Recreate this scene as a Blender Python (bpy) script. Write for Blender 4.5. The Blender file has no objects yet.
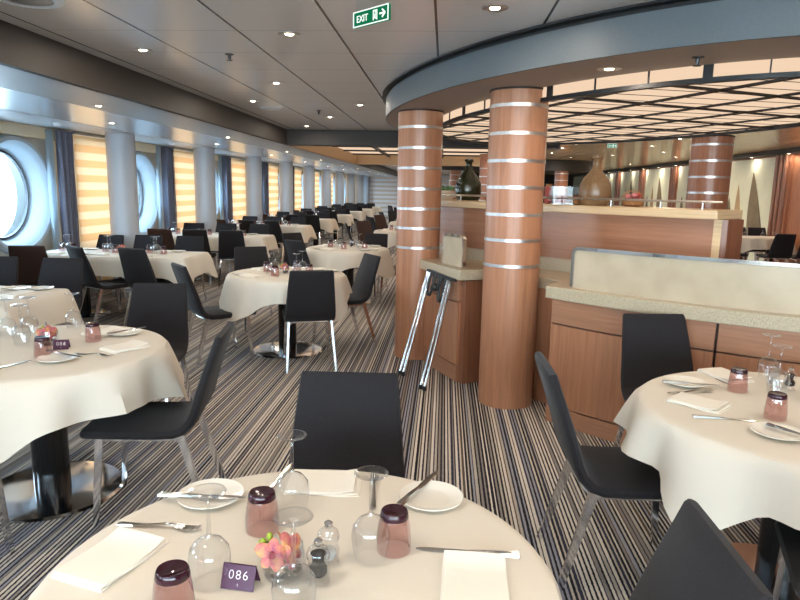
import bpy, bmesh, math, random
from mathutils import Vector, Matrix
random.seed(7)
scene = bpy.context.scene
COL = scene.collection
PI = math.pi
def R(d): return math.radians(d)

# ------------------------------------------------------------------ materials
def new_mat(name):
    m = bpy.data.materials.new(name); m.use_nodes = True
    nt = m.node_tree; nt.nodes.clear()
    out = nt.nodes.new('ShaderNodeOutputMaterial')
    return m, nt, out
def N(nt, t, **kw):
    n = nt.nodes.new(t)
    for k, v in kw.items():
        if k.startswith('i_'):
            key = k[2:]
            key = int(key) if key.isdigit() else key.replace('_', ' ')
            n.inputs[key].default_value = v
        else: setattr(n, k, v)
    return n
def L(nt, a, b): nt.links.new(a, b)
def rgba(c): return (c[0], c[1], c[2], 1.0)
def srgb(r, g, b):
    f = lambda v: (v/255/12.92) if v <= 10 else ((v/255+0.055)/1.055)**2.4
    return (f(r), f(g), f(b))
def pbsdf(nt, out, color, rough=.5, metal=0., spec=.5):
    b = N(nt, 'ShaderNodeBsdfPrincipled')
    b.inputs['Base Color'].default_value = rgba(color)
    b.inputs['Roughness'].default_value = rough
    b.inputs['Metallic'].default_value = metal
    b.inputs['Specular IOR Level'].default_value = spec
    L(nt, b.outputs[0], out.inputs[0])
    return b
def coords(nt, kind='Object', scale=(1, 1, 1)):
    t = N(nt, 'ShaderNodeTexCoord'); mp = N(nt, 'ShaderNodeMapping')
    mp.inputs['Scale'].default_value = scale
    L(nt, t.outputs[kind], mp.inputs[0])
    return mp.outputs[0]
def ramp(nt, fac, stops, interp='LINEAR'):
    r = N(nt, 'ShaderNodeValToRGB'); r.color_ramp.interpolation = interp
    el = r.color_ramp.elements
    while len(el) > 1: el.remove(el[-1])
    el[0].position = stops[0][0]; el[0].color = rgba(stops[0][1])
    for p, c in stops[1:]:
        e = el.new(p); e.color = rgba(c)
    L(nt, fac, r.inputs[0])
    return r.outputs[0]
def math_(nt, op, a, b=None):
    n = N(nt, 'ShaderNodeMath', operation=op)
    for i, v in enumerate((a, b)):
        if v is None: continue
        if isinstance(v, (int, float)): n.inputs[i].default_value = v
        else: L(nt, v, n.inputs[i])
    return n.outputs[0]
def mix_col(nt, fac, a, b, mode='MIX'):
    n = N(nt, 'ShaderNodeMix', data_type='RGBA', blend_type=mode)
    for i, v in ((0, fac), (6, a), (7, b)):
        if isinstance(v, (int, float)): n.inputs[i].default_value = v
        elif isinstance(v, tuple): n.inputs[i].default_value = rgba(v)
        else: L(nt, v, n.inputs[i])
    return n.outputs[2]
def bump(nt, b, h, strength=.2, dist=.01):
    n = N(nt, 'ShaderNodeBump'); n.inputs['Strength'].default_value = strength; n.inputs['Distance'].default_value = dist
    L(nt, h, n.inputs['Height']); L(nt, n.outputs[0], b.inputs['Normal'])
def plain(name, color, rough=.5, metal=0., spec=.5, noise=0., nscale=20, bmp=0.):
    m, nt, out = new_mat(name); b = pbsdf(nt, out, color, rough, metal, spec)
    if noise or bmp:
        nz = N(nt, 'ShaderNodeTexNoise'); nz.inputs['Scale'].default_value = nscale; nz.inputs['Detail'].default_value = 4
        L(nt, coords(nt), nz.inputs['Vector'])
        if noise:
            c = ramp(nt, nz.outputs[0], [(.3, tuple(x*(1-noise) for x in color)), (.7, tuple(min(1, x*(1+noise)) for x in color))])
            L(nt, c, b.inputs['Base Color'])
        if bmp: bump(nt, b, nz.outputs[0], bmp, .004)
    return m
def emit(name, color, strength):
    m, nt, out = new_mat(name); e = N(nt, 'ShaderNodeEmission')
    e.inputs[0].default_value = rgba(color); e.inputs[1].default_value = strength
    L(nt, e.outputs[0], out.inputs[0]); return m

def wood(name, c0, c1, rough=.32, vertical=True, spec=.5):
    m, nt, out = new_mat(name); b = pbsdf(nt, out, c0, rough, 0, spec)
    sc = (14, 14, .6) if vertical else (.7, .7, 22)
    v = coords(nt, 'Object', sc)
    n1 = N(nt, 'ShaderNodeTexNoise'); n1.inputs['Scale'].default_value = 2.2; n1.inputs['Detail'].default_value = 6; n1.inputs['Distortion'].default_value = .6
    L(nt, v, n1.inputs['Vector'])
    n2 = N(nt, 'ShaderNodeTexNoise'); n2.inputs['Scale'].default_value = 9; n2.inputs['Detail'].default_value = 3
    L(nt, v, n2.inputs['Vector'])
    f = math_(nt, 'ADD', math_(nt, 'MULTIPLY', n1.outputs[0], .65), math_(nt, 'MULTIPLY', n2.outputs[0], .35))
    L(nt, ramp(nt, f, [(.32, c1), (.5, c0), (.68, tuple(min(1, x*1.18) for x in c0))]), b.inputs['Base Color'])
    return m
def thin_glass(name, tint=(1, 1, 1), refl=1.0, edge=None):
    """thin clear glass: transparent with fresnel reflection, denser at grazing angles"""
    m, nt, out = new_mat(name)
    tr = N(nt, 'ShaderNodeBsdfTransparent'); gl = N(nt, 'ShaderNodeBsdfGlossy'); gl.inputs['Roughness'].default_value = .03
    gl.inputs[0].default_value = (.95, .97, 1, 1)
    lw = N(nt, 'ShaderNodeLayerWeight'); lw.inputs[0].default_value = .35
    c = ramp(nt, lw.outputs['Facing'], [(0, tint), (.6, tint), (.97, edge or tuple(t*.62 for t in tint))])
    L(nt, c, tr.inputs[0])
    l2 = N(nt, 'ShaderNodeLayerWeight'); l2.inputs[0].default_value = .5
    fr_ = math_(nt, 'ADD', .06, math_(nt, 'MULTIPLY', math_(nt, 'POWER', l2.outputs['Facing'], 2.6), .8))
    mx = N(nt, 'ShaderNodeMixShader')
    L(nt, math_(nt, 'MULTIPLY', fr_, refl), mx.inputs[0]); L(nt, tr.outputs[0], mx.inputs[1]); L(nt, gl.outputs[0], mx.inputs[2])
    L(nt, mx.outputs[0], out.inputs[0]); return m

def carpet_mat():
    m, nt, out = new_mat('striped_carpet'); b = pbsdf(nt, out, (.2, .2, .2), .95, 0, .1)
    t = N(nt, 'ShaderNodeTexCoord'); s = N(nt, 'ShaderNodeSeparateXYZ'); L(nt, t.outputs['Object'], s.inputs[0])
    # slight waviness of the woven stripe along its run
    nz = N(nt, 'ShaderNodeTexNoise'); nz.inputs['Scale'].default_value = 55; nz.inputs['Detail'].default_value = 2
    L(nt, t.outputs['Object'], nz.inputs['Vector'])
    x = math_(nt, 'ADD', s.outputs['X'], math_(nt, 'MULTIPLY', math_(nt, 'SUBTRACT', nz.outputs[0], .5), .006))
    def rnd(q, seed):
        wn = N(nt, 'ShaderNodeTexWhiteNoise', noise_dimensions='1D'); L(nt, math_(nt, 'ADD', q, seed), wn.inputs['W'])
        return wn.outputs['Value']
    W = .0205
    sc = math_(nt, 'DIVIDE', x, W); q = math_(nt, 'FLOOR', sc); f = math_(nt, 'FRACT', sc)
    q3 = math_(nt, 'FLOOR', math_(nt, 'DIVIDE', x, W*4.3))
    light = ramp(nt, rnd(q, 3.3), [(0, srgb(190, 180, 168)), (.22, srgb(224, 214, 202)), (.5, srgb(160, 158, 166)), (.64, srgb(210, 199, 184)), (.84, srgb(150, 141, 136))], 'CONSTANT')
    dark = ramp(nt, rnd(q, 11.7), [(0, srgb(42, 40, 48)), (.4, srgb(58, 58, 74)), (.62, srgb(96, 82, 72)), (.8, srgb(38, 35, 40))], 'CONSTANT')
    duty = math_(nt, 'ADD', math_(nt, 'MULTIPLY', rnd(q, 29.1), .44), math_(nt, 'ADD', .10, math_(nt, 'MULTIPLY', rnd(q3, 5.9), .20)))
    pick = math_(nt, 'LESS_THAN', f, duty)
    c = mix_col(nt, pick, light, dark)
    # fibre speckle
    n2 = N(nt, 'ShaderNodeTexNoise'); n2.inputs['Scale'].default_value = 320; n2.inputs['Detail'].default_value = 2
    L(nt, t.outputs['Object'], n2.inputs['Vector'])
    sp = ramp(nt, n2.outputs[0], [(.3, (.72, .72, .72)), (.7, (1, 1, 1))])
    c = mix_col(nt, .8, c, sp, 'MULTIPLY')
    L(nt, c, b.inputs['Base Color'])
    bump(nt, b, n2.outputs[0], .35, .004)
    return m
def panel_ceiling(name, base, gap, x0, px, py, metal=.35, rough=.34, gw=.014, fine=.82):
    m, nt, out = new_mat(name); b = pbsdf(nt, out, base, rough, metal, .9)
    t = N(nt, 'ShaderNodeTexCoord'); s = N(nt, 'ShaderNodeSeparateXYZ'); L(nt, t.outputs['Object'], s.inputs[0])
    def line(v, off, per, w):
        f = math_(nt, 'FRACT', math_(nt, 'DIVIDE', math_(nt, 'SUBTRACT', v, off), per))
        d = math_(nt, 'MINIMUM', f, math_(nt, 'SUBTRACT', 1.0, f))
        return math_(nt, 'LESS_THAN', d, w/per/2)
    c = base
    ly = line(s.outputs['Y'], .18, py, .006)
    c = mix_col(nt, ly, base, tuple(v*fine*.6 for v in base))
    if px:
        lx = line(s.outputs['X'], x0, px, gw)
        c = mix_col(nt, lx, c, gap)
        L(nt, math_(nt, 'MULTIPLY', math_(nt, 'SUBTRACT', 1.0, lx), metal), b.inputs['Metallic'])
    # each panel tray sits at a slightly different angle
    if isinstance(c, tuple) is False: L(nt, c, b.inputs['Base Color'])
    q = N(nt, 'ShaderNodeTexNoise'); q.inputs['Scale'].default_value = 1.3; L(nt, t.outputs['Object'], q.inputs['Vector'])
    bump(nt, b, q.outputs[0], .12, .05)
    return m
def fabric(name, c, rough=.9):
    m, nt, out = new_mat(name); b = pbsdf(nt, out, c, rough, 0, .25)
    b.inputs['Sheen Weight'].default_value = .12; b.inputs['Sheen Roughness'].default_value = .4
    nz = N(nt, 'ShaderNodeTexNoise'); nz.inputs['Scale'].default_value = 420; nz.inputs['Detail'].default_value = 2
    L(nt, coords(nt), nz.inputs['Vector'])
    L(nt, ramp(nt, nz.outputs[0], [(.3, tuple(x*.65 for x in c)), (.7, tuple(x*1.4 for x in c))]), b.inputs['Base Color'])
    bump(nt, b, nz.outputs[0], .25, .002)
    return m
def cloth_mat(name, c):
    m, nt, out = new_mat(name); b = pbsdf(nt, out, c, .85, 0, .2)
    nz = N(nt, 'ShaderNodeTexNoise'); nz.inputs['Scale'].default_value = 7; nz.inputs['Detail'].default_value = 3
    L(nt, coords(nt), nz.inputs['Vector']); bump(nt, b, nz.outputs[0], .22, .02)
    return m
def blind_mat():
    m, nt, out = new_mat('striped_blind_fabric')
    t = N(nt, 'ShaderNodeTexCoord'); s = N(nt, 'ShaderNodeSeparateXYZ'); L(nt, t.outputs['Object'], s.inputs[0])
    f = math_(nt, 'FRACT', math_(nt, 'DIVIDE', s.outputs['Z'], .196))
    c = ramp(nt, f, [(0, srgb(238, 202, 156)), (.42, srgb(240, 204, 158)), (.5, srgb(252, 238, 212)), (.92, srgb(252, 238, 212)), (1, srgb(238, 202, 156))])
    d = N(nt, 'ShaderNodeBsdfDiffuse'); tl = N(nt, 'ShaderNodeBsdfTranslucent')
    L(nt, c, d.inputs[0]); L(nt, c, tl.inputs[0])
    mx = N(nt, 'ShaderNodeMixShader'); mx.inputs[0].default_value = .5
    L(nt, d.outputs[0], mx.inputs[1]); L(nt, tl.outputs[0], mx.inputs[2]); L(nt, mx.outputs[0], out.inputs[0])
    return m
def sheer_mat():
    m, nt, out = new_mat('sheer_curtain_fabric')
    d = N(nt, 'ShaderNodeBsdfDiffuse'); tl = N(nt, 'ShaderNodeBsdfTranslucent'); tr = N(nt, 'ShaderNodeBsdfTransparent')
    d.inputs[0].default_value = (.62, .74, .82, 1); tl.inputs[0].default_value = (.62, .78, .9, 1)
    a = N(nt, 'ShaderNodeMixShader'); a.inputs[0].default_value = .6; L(nt, d.outputs[0], a.inputs[1]); L(nt, tl.outputs[0], a.inputs[2])
    b2 = N(nt, 'ShaderNodeMixShader'); b2.inputs[0].default_value = .22; L(nt, a.outputs[0], b2.inputs[1]); L(nt, tr.outputs[0], b2.inputs[2])
    L(nt, b2.outputs[0], out.inputs[0]); return m
def stone_mat():
    m, nt, out = new_mat('speckled_beige_counter'); b = pbsdf(nt, out, (.6, .5, .4), .35)
    nz = N(nt, 'ShaderNodeTexNoise'); nz.inputs['Scale'].default_value = 160; nz.inputs['Detail'].default_value = 5; L(nt, coords(nt), nz.inputs['Vector'])
    L(nt, ramp(nt, nz.outputs[0], [(.35, srgb(160, 144, 120)), (.5, srgb(178, 163, 138)), (.65, srgb(190, 176, 152))]), b.inputs['Base Color'])
    return m
def frosted_mat():
    m, nt, out = new_mat('frosted_beige_glass'); b = pbsdf(nt, out, srgb(222, 206, 178), .2, 0, .5)
    nz = N(nt, 'ShaderNodeTexNoise'); nz.inputs['Scale'].default_value = 5; nz.inputs['Detail'].default_value = 3; L(nt, coords(nt), nz.inputs['Vector'])
    L(nt, ramp(nt, nz.outputs[0], [(.3, srgb(188, 172, 148)), (.7, srgb(202, 187, 163))]), b.inputs['Base Color'])
    b.inputs['Transmission Weight'].default_value = .12
    return m

M = {}
M['carpet'] = carpet_mat()
M['ceil'] = panel_ceiling('panelled_metal_ceiling', srgb(238, 234, 232), (.012, .012, .014), -1.83, .585, .62, .24, .25)
M['ceil_low'] = panel_ceiling('matte_low_ceiling', srgb(176, 180, 184), (.02, .02, .02), 0, 0, 3.07, .15, .4)
M['ceil_gloss'] = panel_ceiling('polished_low_ceiling', srgb(232, 236, 240), (.02, .02, .02), 0, 0, .62, .7, .26)
M['ceil_brown'] = panel_ceiling('polished_tan_ceiling', srgb(244, 218, 176), (.05, .04, .03), .1, .31, 1.24, .1, .16, .006)
M['soffit_under'] = plain('soffit_underside', srgb(150, 134, 124), .6)
M['soffit_face'] = plain('soffit_fascia_blue_grey', srgb(92, 100, 105), .5, noise=.05, nscale=90)
M['dark'] = plain('dark_bulkhead', srgb(48, 43, 40), .55, noise=.06, nscale=80)
M['black'] = plain('matte_black', (.008, .008, .009), .5)
M['tan_face'] = plain('tan_fascia', srgb(176, 146, 110), .5)
M['wall_cream'] = plain('cream_wall', srgb(226, 216, 196), .6)
M['wall_grey'] = plain('pale_hull_wall', srgb(196, 196, 190), .55)
M['cove'] = plain('cream_cove', srgb(250, 238, 208), .6)
M['column'] = plain('painted_blue_grey_column', srgb(190, 196, 206), .42, noise=.03, nscale=200)
M['white_metal'] = plain('white_metal', srgb(226, 232, 238), .3)
M['port_ring'] = plain('painted_porthole_ring', srgb(176, 192, 204), .4)
M['gasket'] = plain('rubber_gasket', srgb(60, 70, 80), .5)
M['cherry'] = wood('cherry_veneer', srgb(170, 118, 88), srgb(154, 103, 75))
M['cherry_h'] = wood('cherry_veneer_horizontal', srgb(162, 115, 88), srgb(150, 104, 79), vertical=False)
M['cherry_d'] = wood('dark_cherry_veneer', srgb(136, 88, 64), srgb(112, 70, 50))
M['cherry_r'] = wood('red_cherry_veneer', srgb(162, 108, 80), srgb(138, 86, 64))
M['wood_light'] = wood('pale_oak_edge', srgb(212, 184, 146), srgb(192, 164, 124), vertical=False)
M['seam'] = plain('dark_seam', srgb(40, 26, 20), .6)
M['stone'] = stone_mat()
M['frost'] = frosted_mat()
M['chrome'] = plain('chrome', (.78, .78, .8), .1, 1.)
M['brushed'] = plain('brushed_steel', (.58, .58, .58), .36, 1., noise=.12, nscale=60)
M['fabric'] = fabric('charcoal_weave', srgb(38, 36, 39))
M['fabric_b'] = fabric('dark_brown_weave', srgb(62, 46, 42))
M['cloth'] = cloth_mat('white_table_linen', srgb(225, 217, 204))
M['napkin'] = cloth_mat('white_napkin_linen', srgb(242, 236, 225))
M['black_gloss'] = plain('black_lacquer', (.006, .006, .007), .12)
M['porcelain'] = plain('white_porcelain', srgb(240, 236, 226), .12)
M['steel'] = plain('polished_cutlery_steel', (.62, .6, .57), .16, 1.)
M['glass'] = thin_glass('clear_wine_glass', (.955, .96, .96), 1.15, (.36, .37, .38))
M['pane'] = thin_glass('window_glass', (.93, .97, .98), .6, (.8, .88, .9))
M['rose'] = thin_glass('rose_glass', (.80, .62, .61), 1.2, (.32, .17, .20))
M['plum'] = plain('thick_plum_glass', srgb(52, 22, 34), .06)
M['blind'] = blind_mat()
M['sheer'] = sheer_mat()
M['drape'] = plain('dark_grey_drape', srgb(112, 114, 130), .9, noise=.15, nscale=60)
M['canopy'] = emit('lit_canopy_panel', (1., .73, .51), .60)
M['lens'] = emit('lamp_lens', (1., .86, .62), 18)
M['purple'] = plain('purple_card', srgb(66, 14, 56), .45)
M['card_white'] = plain('card_lettering_white', srgb(240, 236, 236), .5)
M['exit_green'] = emit('backlit_green_sign', srgb(20, 120, 78), .62)
M['exit_white'] = emit('backlit_white_sign', (.86, 1, .92), .85)
M['acrylic'] = thin_glass('clear_acrylic', (.94, .94, .94), 1.2, (.42, .42, .42))
M['case'] = thin_glass('display_case_acrylic', (.9, .92, .93), .3, (.7, .72, .74))
M['pepper'] = plain('peppercorns', srgb(52, 46, 42), .8, noise=.5, nscale=300)
M['salt'] = plain('salt_grains', srgb(190, 188, 184), .8, noise=.2, nscale=300)
def petal_mat():
    m, nt, out = new_mat('orchid_petal'); b = pbsdf(nt, out, (.5, .2, .2), .5)
    nz = N(nt, 'ShaderNodeTexNoise'); nz.inputs['Scale'].default_value = 40; nz.inputs['Detail'].default_value = 3; L(nt, coords(nt), nz.inputs['Vector'])
    L(nt, ramp(nt, nz.outputs[0], [(.35, srgb(150, 62, 92)), (.5, srgb(190, 104, 104)), (.66, srgb(206, 150, 96))]), b.inputs['Base Color'])
    return m
M['petal'] = petal_mat()
M['petal_d'] = plain('orchid_throat', srgb(150, 50, 70), .5)
M['bud'] = plain('green_orchid_bud', srgb(140, 156, 40), .5)
M['pebble'] = plain('pale_pebbles', srgb(120, 110, 98), .6, noise=.5, nscale=90)
M['demi_green'] = plain('dark_green_glass', srgb(34, 40, 24), .06)
M['demi_brown'] = plain('brown_straw_glass', srgb(122, 94, 66), .25, noise=.15, nscale=70)
M['wicker'] = plain('wicker', srgb(150, 104, 62), .7, noise=.35, nscale=120)
M['ceramic_w'] = plain('white_ceramic', srgb(228, 226, 220), .25)
M['leafg'] = plain('green_leaves', srgb(84, 120, 80), .6, noise=.3)
M['red_pack'] = plain('red_wrap', srgb(176, 64, 46), .5, noise=.35, nscale=40)
M['pink_pack'] = plain('pink_wrap', srgb(196, 112, 110), .5, noise=.35, nscale=40)
M['art_panel'] = plain('pale_picture_panel', srgb(206, 208, 186), .6, noise=.04, nscale=3)
M['sail'] = plain('brown_sail_print', srgb(110, 96, 74), .7, noise=.2, nscale=3)
M['sail_b'] = plain('tan_sail_print', srgb(164, 138, 102), .7, noise=.2, nscale=3)
M['hull_white'] = plain('white_bulwark', srgb(240, 244, 246), .6)
M['deck'] = plain('outside_deck', srgb(214, 214, 210), .8)
M['gunmetal'] = plain('gunmetal', srgb(70, 70, 72), .4, .6)
M['strap'] = plain('black_webbing', (.012, .012, .013), .6)
M['stripe_wall'] = None
def stripe_wall():
    m, nt, out = new_mat('pale_striped_wall'); b = pbsdf(nt, out, (.7, .7, .7), .5)
    t = N(nt, 'ShaderNodeTexCoord'); s = N(nt, 'ShaderNodeSeparateXYZ'); L(nt, t.outputs['Object'], s.inputs[0])
    f = math_(nt, 'FRACT', math_(nt, 'DIVIDE', s.outputs['Z'], .235))
    L(nt, ramp(nt, f, [(0, srgb(224, 208, 192)), (.3, srgb(224, 208, 192)), (.45, srgb(244, 244, 248)), (.9, srgb(244, 244, 248)), (1, srgb(224, 208, 192))]), b.inputs['Base Color'])
    return m
M['stripe_wall'] = stripe_wall()

# ------------------------------------------------------------------ mesh helpers
class MB:
    def __init__(s): s.bm = bmesh.new()
    def box(s, c, d, rz=0., M4=None):
        T = Matrix.Translation(c) @ Matrix.Rotation(rz, 4, 'Z') @ Matrix.Diagonal((d[0], d[1], d[2], 1))
        if M4 is not None: T = M4 @ T
        bmesh.ops.create_cube(s.bm, size=1, matrix=T); return s
    def loft(s, rings, cap=True, close=True):
        vs = [[s.bm.verts.new(p) for p in r] for r in rings]
        n = len(vs[0])
        for a, b in zip(vs, vs[1:]):
            for i in range(n if close else n-1):
                j = (i+1) % n
                try: s.bm.faces.new((a[i], a[j], b[j], b[i]))
                except ValueError: pass
        if cap and close:
            for r, rev in ((vs[0], True), (vs[-1], False)):
                try: s.bm.faces.new(list(reversed(r)) if rev else r)
                except ValueError: pass
        return s
    def lathe(s, prof, seg=24, c=(0, 0, 0), axis='Z', cap=True, M4=None):
        rings = []
        for r, z in prof:
            ring = []
            for i in range(seg):
                a = 2*PI*i/seg; x, y = r*math.cos(a), r*math.sin(a)
                p = Vector((x, y, z)) if axis == 'Z' else Vector((z, x, y))
                p += Vector(c)
                if M4 is not None: p = M4 @ p
                ring.append(p)
            rings.append(ring)
        return s.loft(rings, cap)
    def tube(s, pts, r, seg=8, r2=None):
        pts = [Vector(p) for p in pts]; rings = []
        up = None
        for i, p in enumerate(pts):
            d = (pts[min(i+1, len(pts)-1)] - pts[max(i-1, 0)]).normalized()
            if up is None: up = Vector((0, 0, 1)) if abs(d.z) < .9 else Vector((1, 0, 0))
            x = d.cross(up).normalized(); y = x.cross(d).normalized(); up = y
            rr = r if r2 is None else r + (r2-r)*i/(len(pts)-1)
            rings.append([p + x*rr*math.cos(2*PI*k/seg) + y*rr*math.sin(2*PI*k/seg) for k in range(seg)])
        return s.loft(rings)
    def bar(s, p, q, w, h, w2=None, h2=None, xd=None):
        """rectangular bar from p to q, may taper; xd = direction of the width"""
        p, q = Vector(p), Vector(q); d = (q-p).normalized()
        x = Vector(xd) if xd else (d.cross(Vector((0, 0, 1))) if abs(d.z) < .95 else Vector((1, 0, 0)))
        x = (x - d*x.dot(d)).normalized(); y = d.cross(x)
        rings = []
        for c, ww, hh in ((p, w, h), (q, w2 or w, h2 or h)):
            rings.append([c + x*ww/2*a + y*hh/2*b for a, b in ((-1, -1), (1, -1), (1, 1), (-1, 1))])
        return s.loft(rings)
    def prism(s, pts, z0, z1):
        """closed polygon (x,y) extruded from z0 to z1"""
        return s.loft([[Vector((x, y, z0)) for x, y in pts], [Vector((x, y, z1)) for x, y in pts]])
    def strip(s, rows):
        return s.loft(rows, cap=False, close=False)
    def ico(s, c, r, sub=2, scale=(1, 1, 1), rot=None):
        T = Matrix.Translation(c)
        if rot is not None: T = T @ rot
        T = T @ Matrix.Diagonal((scale[0], scale[1], scale[2], 1))
        bmesh.ops.create_icosphere(s.bm, subdivisions=sub, radius=r, matrix=T); return s
    def build(s, name, mat, parent=None, smooth=False, bevel=0., loc=None):
        bmesh.ops.recalc_face_normals(s.bm, faces=s.bm.faces)
        me = bpy.data.meshes.new(name); s.bm.to_mesh(me); s.bm.free()
        if smooth:
            me.polygons.foreach_set('use_smooth', [True]*len(me.polygons))
            me.set_sharp_from_angle(angle=R(38))
        me.materials.append(mat)
        o = bpy.data.objects.new(name, me); COL.objects.link(o)
        if parent is not None: o.parent = parent
        if loc is not None: o.location = loc
        if bevel:
            b = o.modifiers.new('bevel', 'BEVEL'); b.width = bevel; b.segments = 2; b.limit_method = 'ANGLE'; b.angle_limit = R(40)
        return o
def tag(o, label, cat, group=None):
    o['label'] = label; o['category'] = cat; o['kind'] = 'thing'
    if group: o['group'] = group
    return o
def struct(o): o['kind'] = 'structure'; return o
def empty(name, loc, label, cat, group=None, rz=0.):
    o = bpy.data.objects.new(name, None); COL.objects.link(o); o.empty_display_size = .1
    o.location = loc; o.rotation_euler = (0, 0, rz)
    return tag(o, label, cat, group)
def dup(root, loc, rz, label, group=None, cat=None):
    r = root.copy(); COL.objects.link(r); r.location = loc; r.rotation_euler = (0, 0, rz); r['label'] = label
    if group: r['group'] = group
    for ch in list(root.children):
        c = ch.copy(); COL.objects.link(c); c.parent = r
        for g in list(ch.children):
            d = g.copy(); COL.objects.link(d); d.parent = c
    return r
ORD = ['first', 'second', 'third', 'fourth', 'fifth', 'sixth', 'seventh', 'eighth', 'ninth', 'tenth', 'eleventh', 'twelfth', 'thirteenth', 'fourteenth']

# ------------------------------------------------------------------ camera
H = 1.55
yaw, pitch, roll = R(3.777), R(9.826), R(1.1)
fw = Vector((-math.sin(yaw)*math.cos(pitch), math.cos(yaw)*math.cos(pitch), -math.sin(pitch)))
rt = Vector((math.cos(yaw), math.sin(yaw), 0)); up = rt.cross(fw)
r2 = rt*math.cos(roll) + up*math.sin(roll); u2 = -rt*math.sin(roll) + up*math.cos(roll)
cd = bpy.data.cameras.new('camera'); cam = bpy.data.objects.new('camera', cd); COL.objects.link(cam)
cam.matrix_world = Matrix(((r2.x, u2.x, -fw.x, 0), (r2.y, u2.y, -fw.y, 0), (r2.z, u2.z, -fw.z, H), (0, 0, 0, 1)))
cd.sensor_width = 36; cd.sensor_fit = 'HORIZONTAL'; cd.lens = 36*640/800; cd.clip_start = .02; cd.clip_end = 200
scene.camera = cam

# ------------------------------------------------------------------ the setting
Y0, Y1, XL, XR = -4.0, 36.5, -5.05, 7.05
ZC, ZB, ZL, ZS = 2.45, 2.215, 2.215, 2.235          # ceiling, bulkhead bottom, lower ceiling, round soffit
BAY, COL0, PORT0 = 3.07, 8.65, 7.27
struct(MB().box(((XL+XR)/2-.3, (Y0+Y1)/2, -.05), (XR-XL+1.4, Y1-Y0+.6, .1)).build('floor', M['carpet']))
# ceilings
struct(MB().box(((-2.53+1.3)/2, (Y0+10.3)/2, ZC+.03), (3.83, 10.3-Y0, .06)).build('ceiling_main', M['ceil']))
struct(MB().box(((1.3+2.7)/2, (Y0+5)/2, ZC+.03), (1.4, 5-Y0, .06)).build('ceiling_main', M['ceil']))
struct(MB().box(((1.3+XR)/2, (5+Y1)/2, 2.5+.03), (XR-1.3, Y1-5, .06)).build('ceiling_right', M['ceil_brown']))
struct(MB().box(((2.7+XR)/2, (Y0+5)/2, 2.5+.03), (XR-2.7, 5-Y0, .06)).build('ceiling_right', M['ceil_brown']))
struct(MB().box(((-2.53+1.3)/2, (18.6+Y1)/2, ZC+.03), (3.83, Y1-18.6, .06)).build('ceiling_far', M['ceil']))
struct(MB().box((-2.885, (Y0+Y1)/2, ZL+.03), (.63, Y1-Y0, .06)).build('ceiling_window_strip', M['ceil_low']))
struct(MB().box((-3.665, (Y0+Y1)/2, ZL+.031), (.93, Y1-Y0, .06)).build('ceiling_polished_strip', M['ceil_gloss']))
struct(MB().box((-4.14, (Y0+Y1)/2, ZL+.034), (.02, Y1-Y0, .06)).build('trim_ceiling_gap', M['black']))
struct(MB().box((-4.6, (Y0+Y1)/2, ZL+.03), (.9, Y1-Y0, .06)).build('ceiling_window_edge', M['ceil_low']))
# bulkhead above the window tables (vertical dark face) and cross beams
struct(MB().box((-2.56, (Y0+10.55)/2, (ZB+ZC)/2+.03), (.06, 10.55-Y0, ZC-ZB+.06)).build('trim_bulkhead', M['dark']))
struct(MB().box((-2.56, 14.6, (ZB+ZC)/2+.06), (.06, 8.1, ZC-ZB+.12)).build('trim_bulkhead_tan', M['tan_face']))
struct(MB().box((-2.56, (18.7+Y1)/2, (ZB+ZC)/2+.03), (.06, Y1-18.7, ZC-ZB+.06)).build('trim_bulkhead_far', M['dark']))
struct(MB().box((-.4, 10.45, (ZB+ZC)/2+.03), (4.3, .3, ZC-ZB+.06)).build('trim_cross_beam', M['dark']))
struct(MB().box((-.4, 18.55, (ZB+ZC)/2+.06), (4.3, .3, ZC-ZB+.1)).build('trim_cross_beam_far', M['tan_face']))
# recessed lit ceiling between the beams
lc = empty('lit_ceiling_panel', (-.7, 14.5, 2.47), 'warm lit ceiling panel with dark bars between the two far cross beams', 'ceiling light')
MB().box((0, 0, .03), (3.7, 7.8, .03)).build('panel', M['canopy'], lc)
for y in (-3.2, -1.6, 0, 1.6, 3.2): MB().box((0, y, 0), (3.7, .09, .04)).build('bar', M['black'], lc)
for x in (-.9, .6): MB().box((x, 0, -.012), (.06, 7.8, .05)).build('bar', M['black'], lc)
# right wall, far wall, back wall
struct(MB().box((XR+.05, (Y0+Y1)/2, 1.3), (.1, Y1-Y0+.6, 2.6)).build('wall_right', M['cherry_r']))
struct(MB().box((-1.9, Y1+.05, 1.3), (6.4, .1, 2.6)).build('wall_far', M['stripe_wall']))
struct(MB().box((4.2, Y1+.05, 1.3), (5.8, .1, 2.6)).build('wall_far_right', M['dark']))
wb = MB()
wb.box(((XL+XR)/2, Y0-.05, .35), (XR-XL+.4, .1, .7)).box(((XL+XR)/2, Y0-.05, 2.45), (XR-XL+.4, .1, .5))
for x0_, x1_ in ((XL-.2, -4.2), (-.4, -.1), (3.8, XR+.2)): wb.box(((x0_+x1_)/2, Y0-.05, 1.45), (x1_-x0_, .1, 1.5))  # openings left for the added aft windows
struct(wb.build('wall_back', M['wall_cream']))
for q, (x0_, x1_) in enumerate(((-4.2, -.4), (-.1, 3.8))):  # invented aft windows, out of view, added to let in fill daylight
    struct(MB().box(((x0_+x1_)/2, Y0-.05, 1.45), (x1_-x0_, .01, 1.5)).build('window_%d' % (20+q), M['pane']))
struct(MB().box((XR-.12, (Y0+Y1)/2, 2.455), (.26, Y1-Y0, .1)).build('trim_right_fascia', M['dark']))

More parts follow.
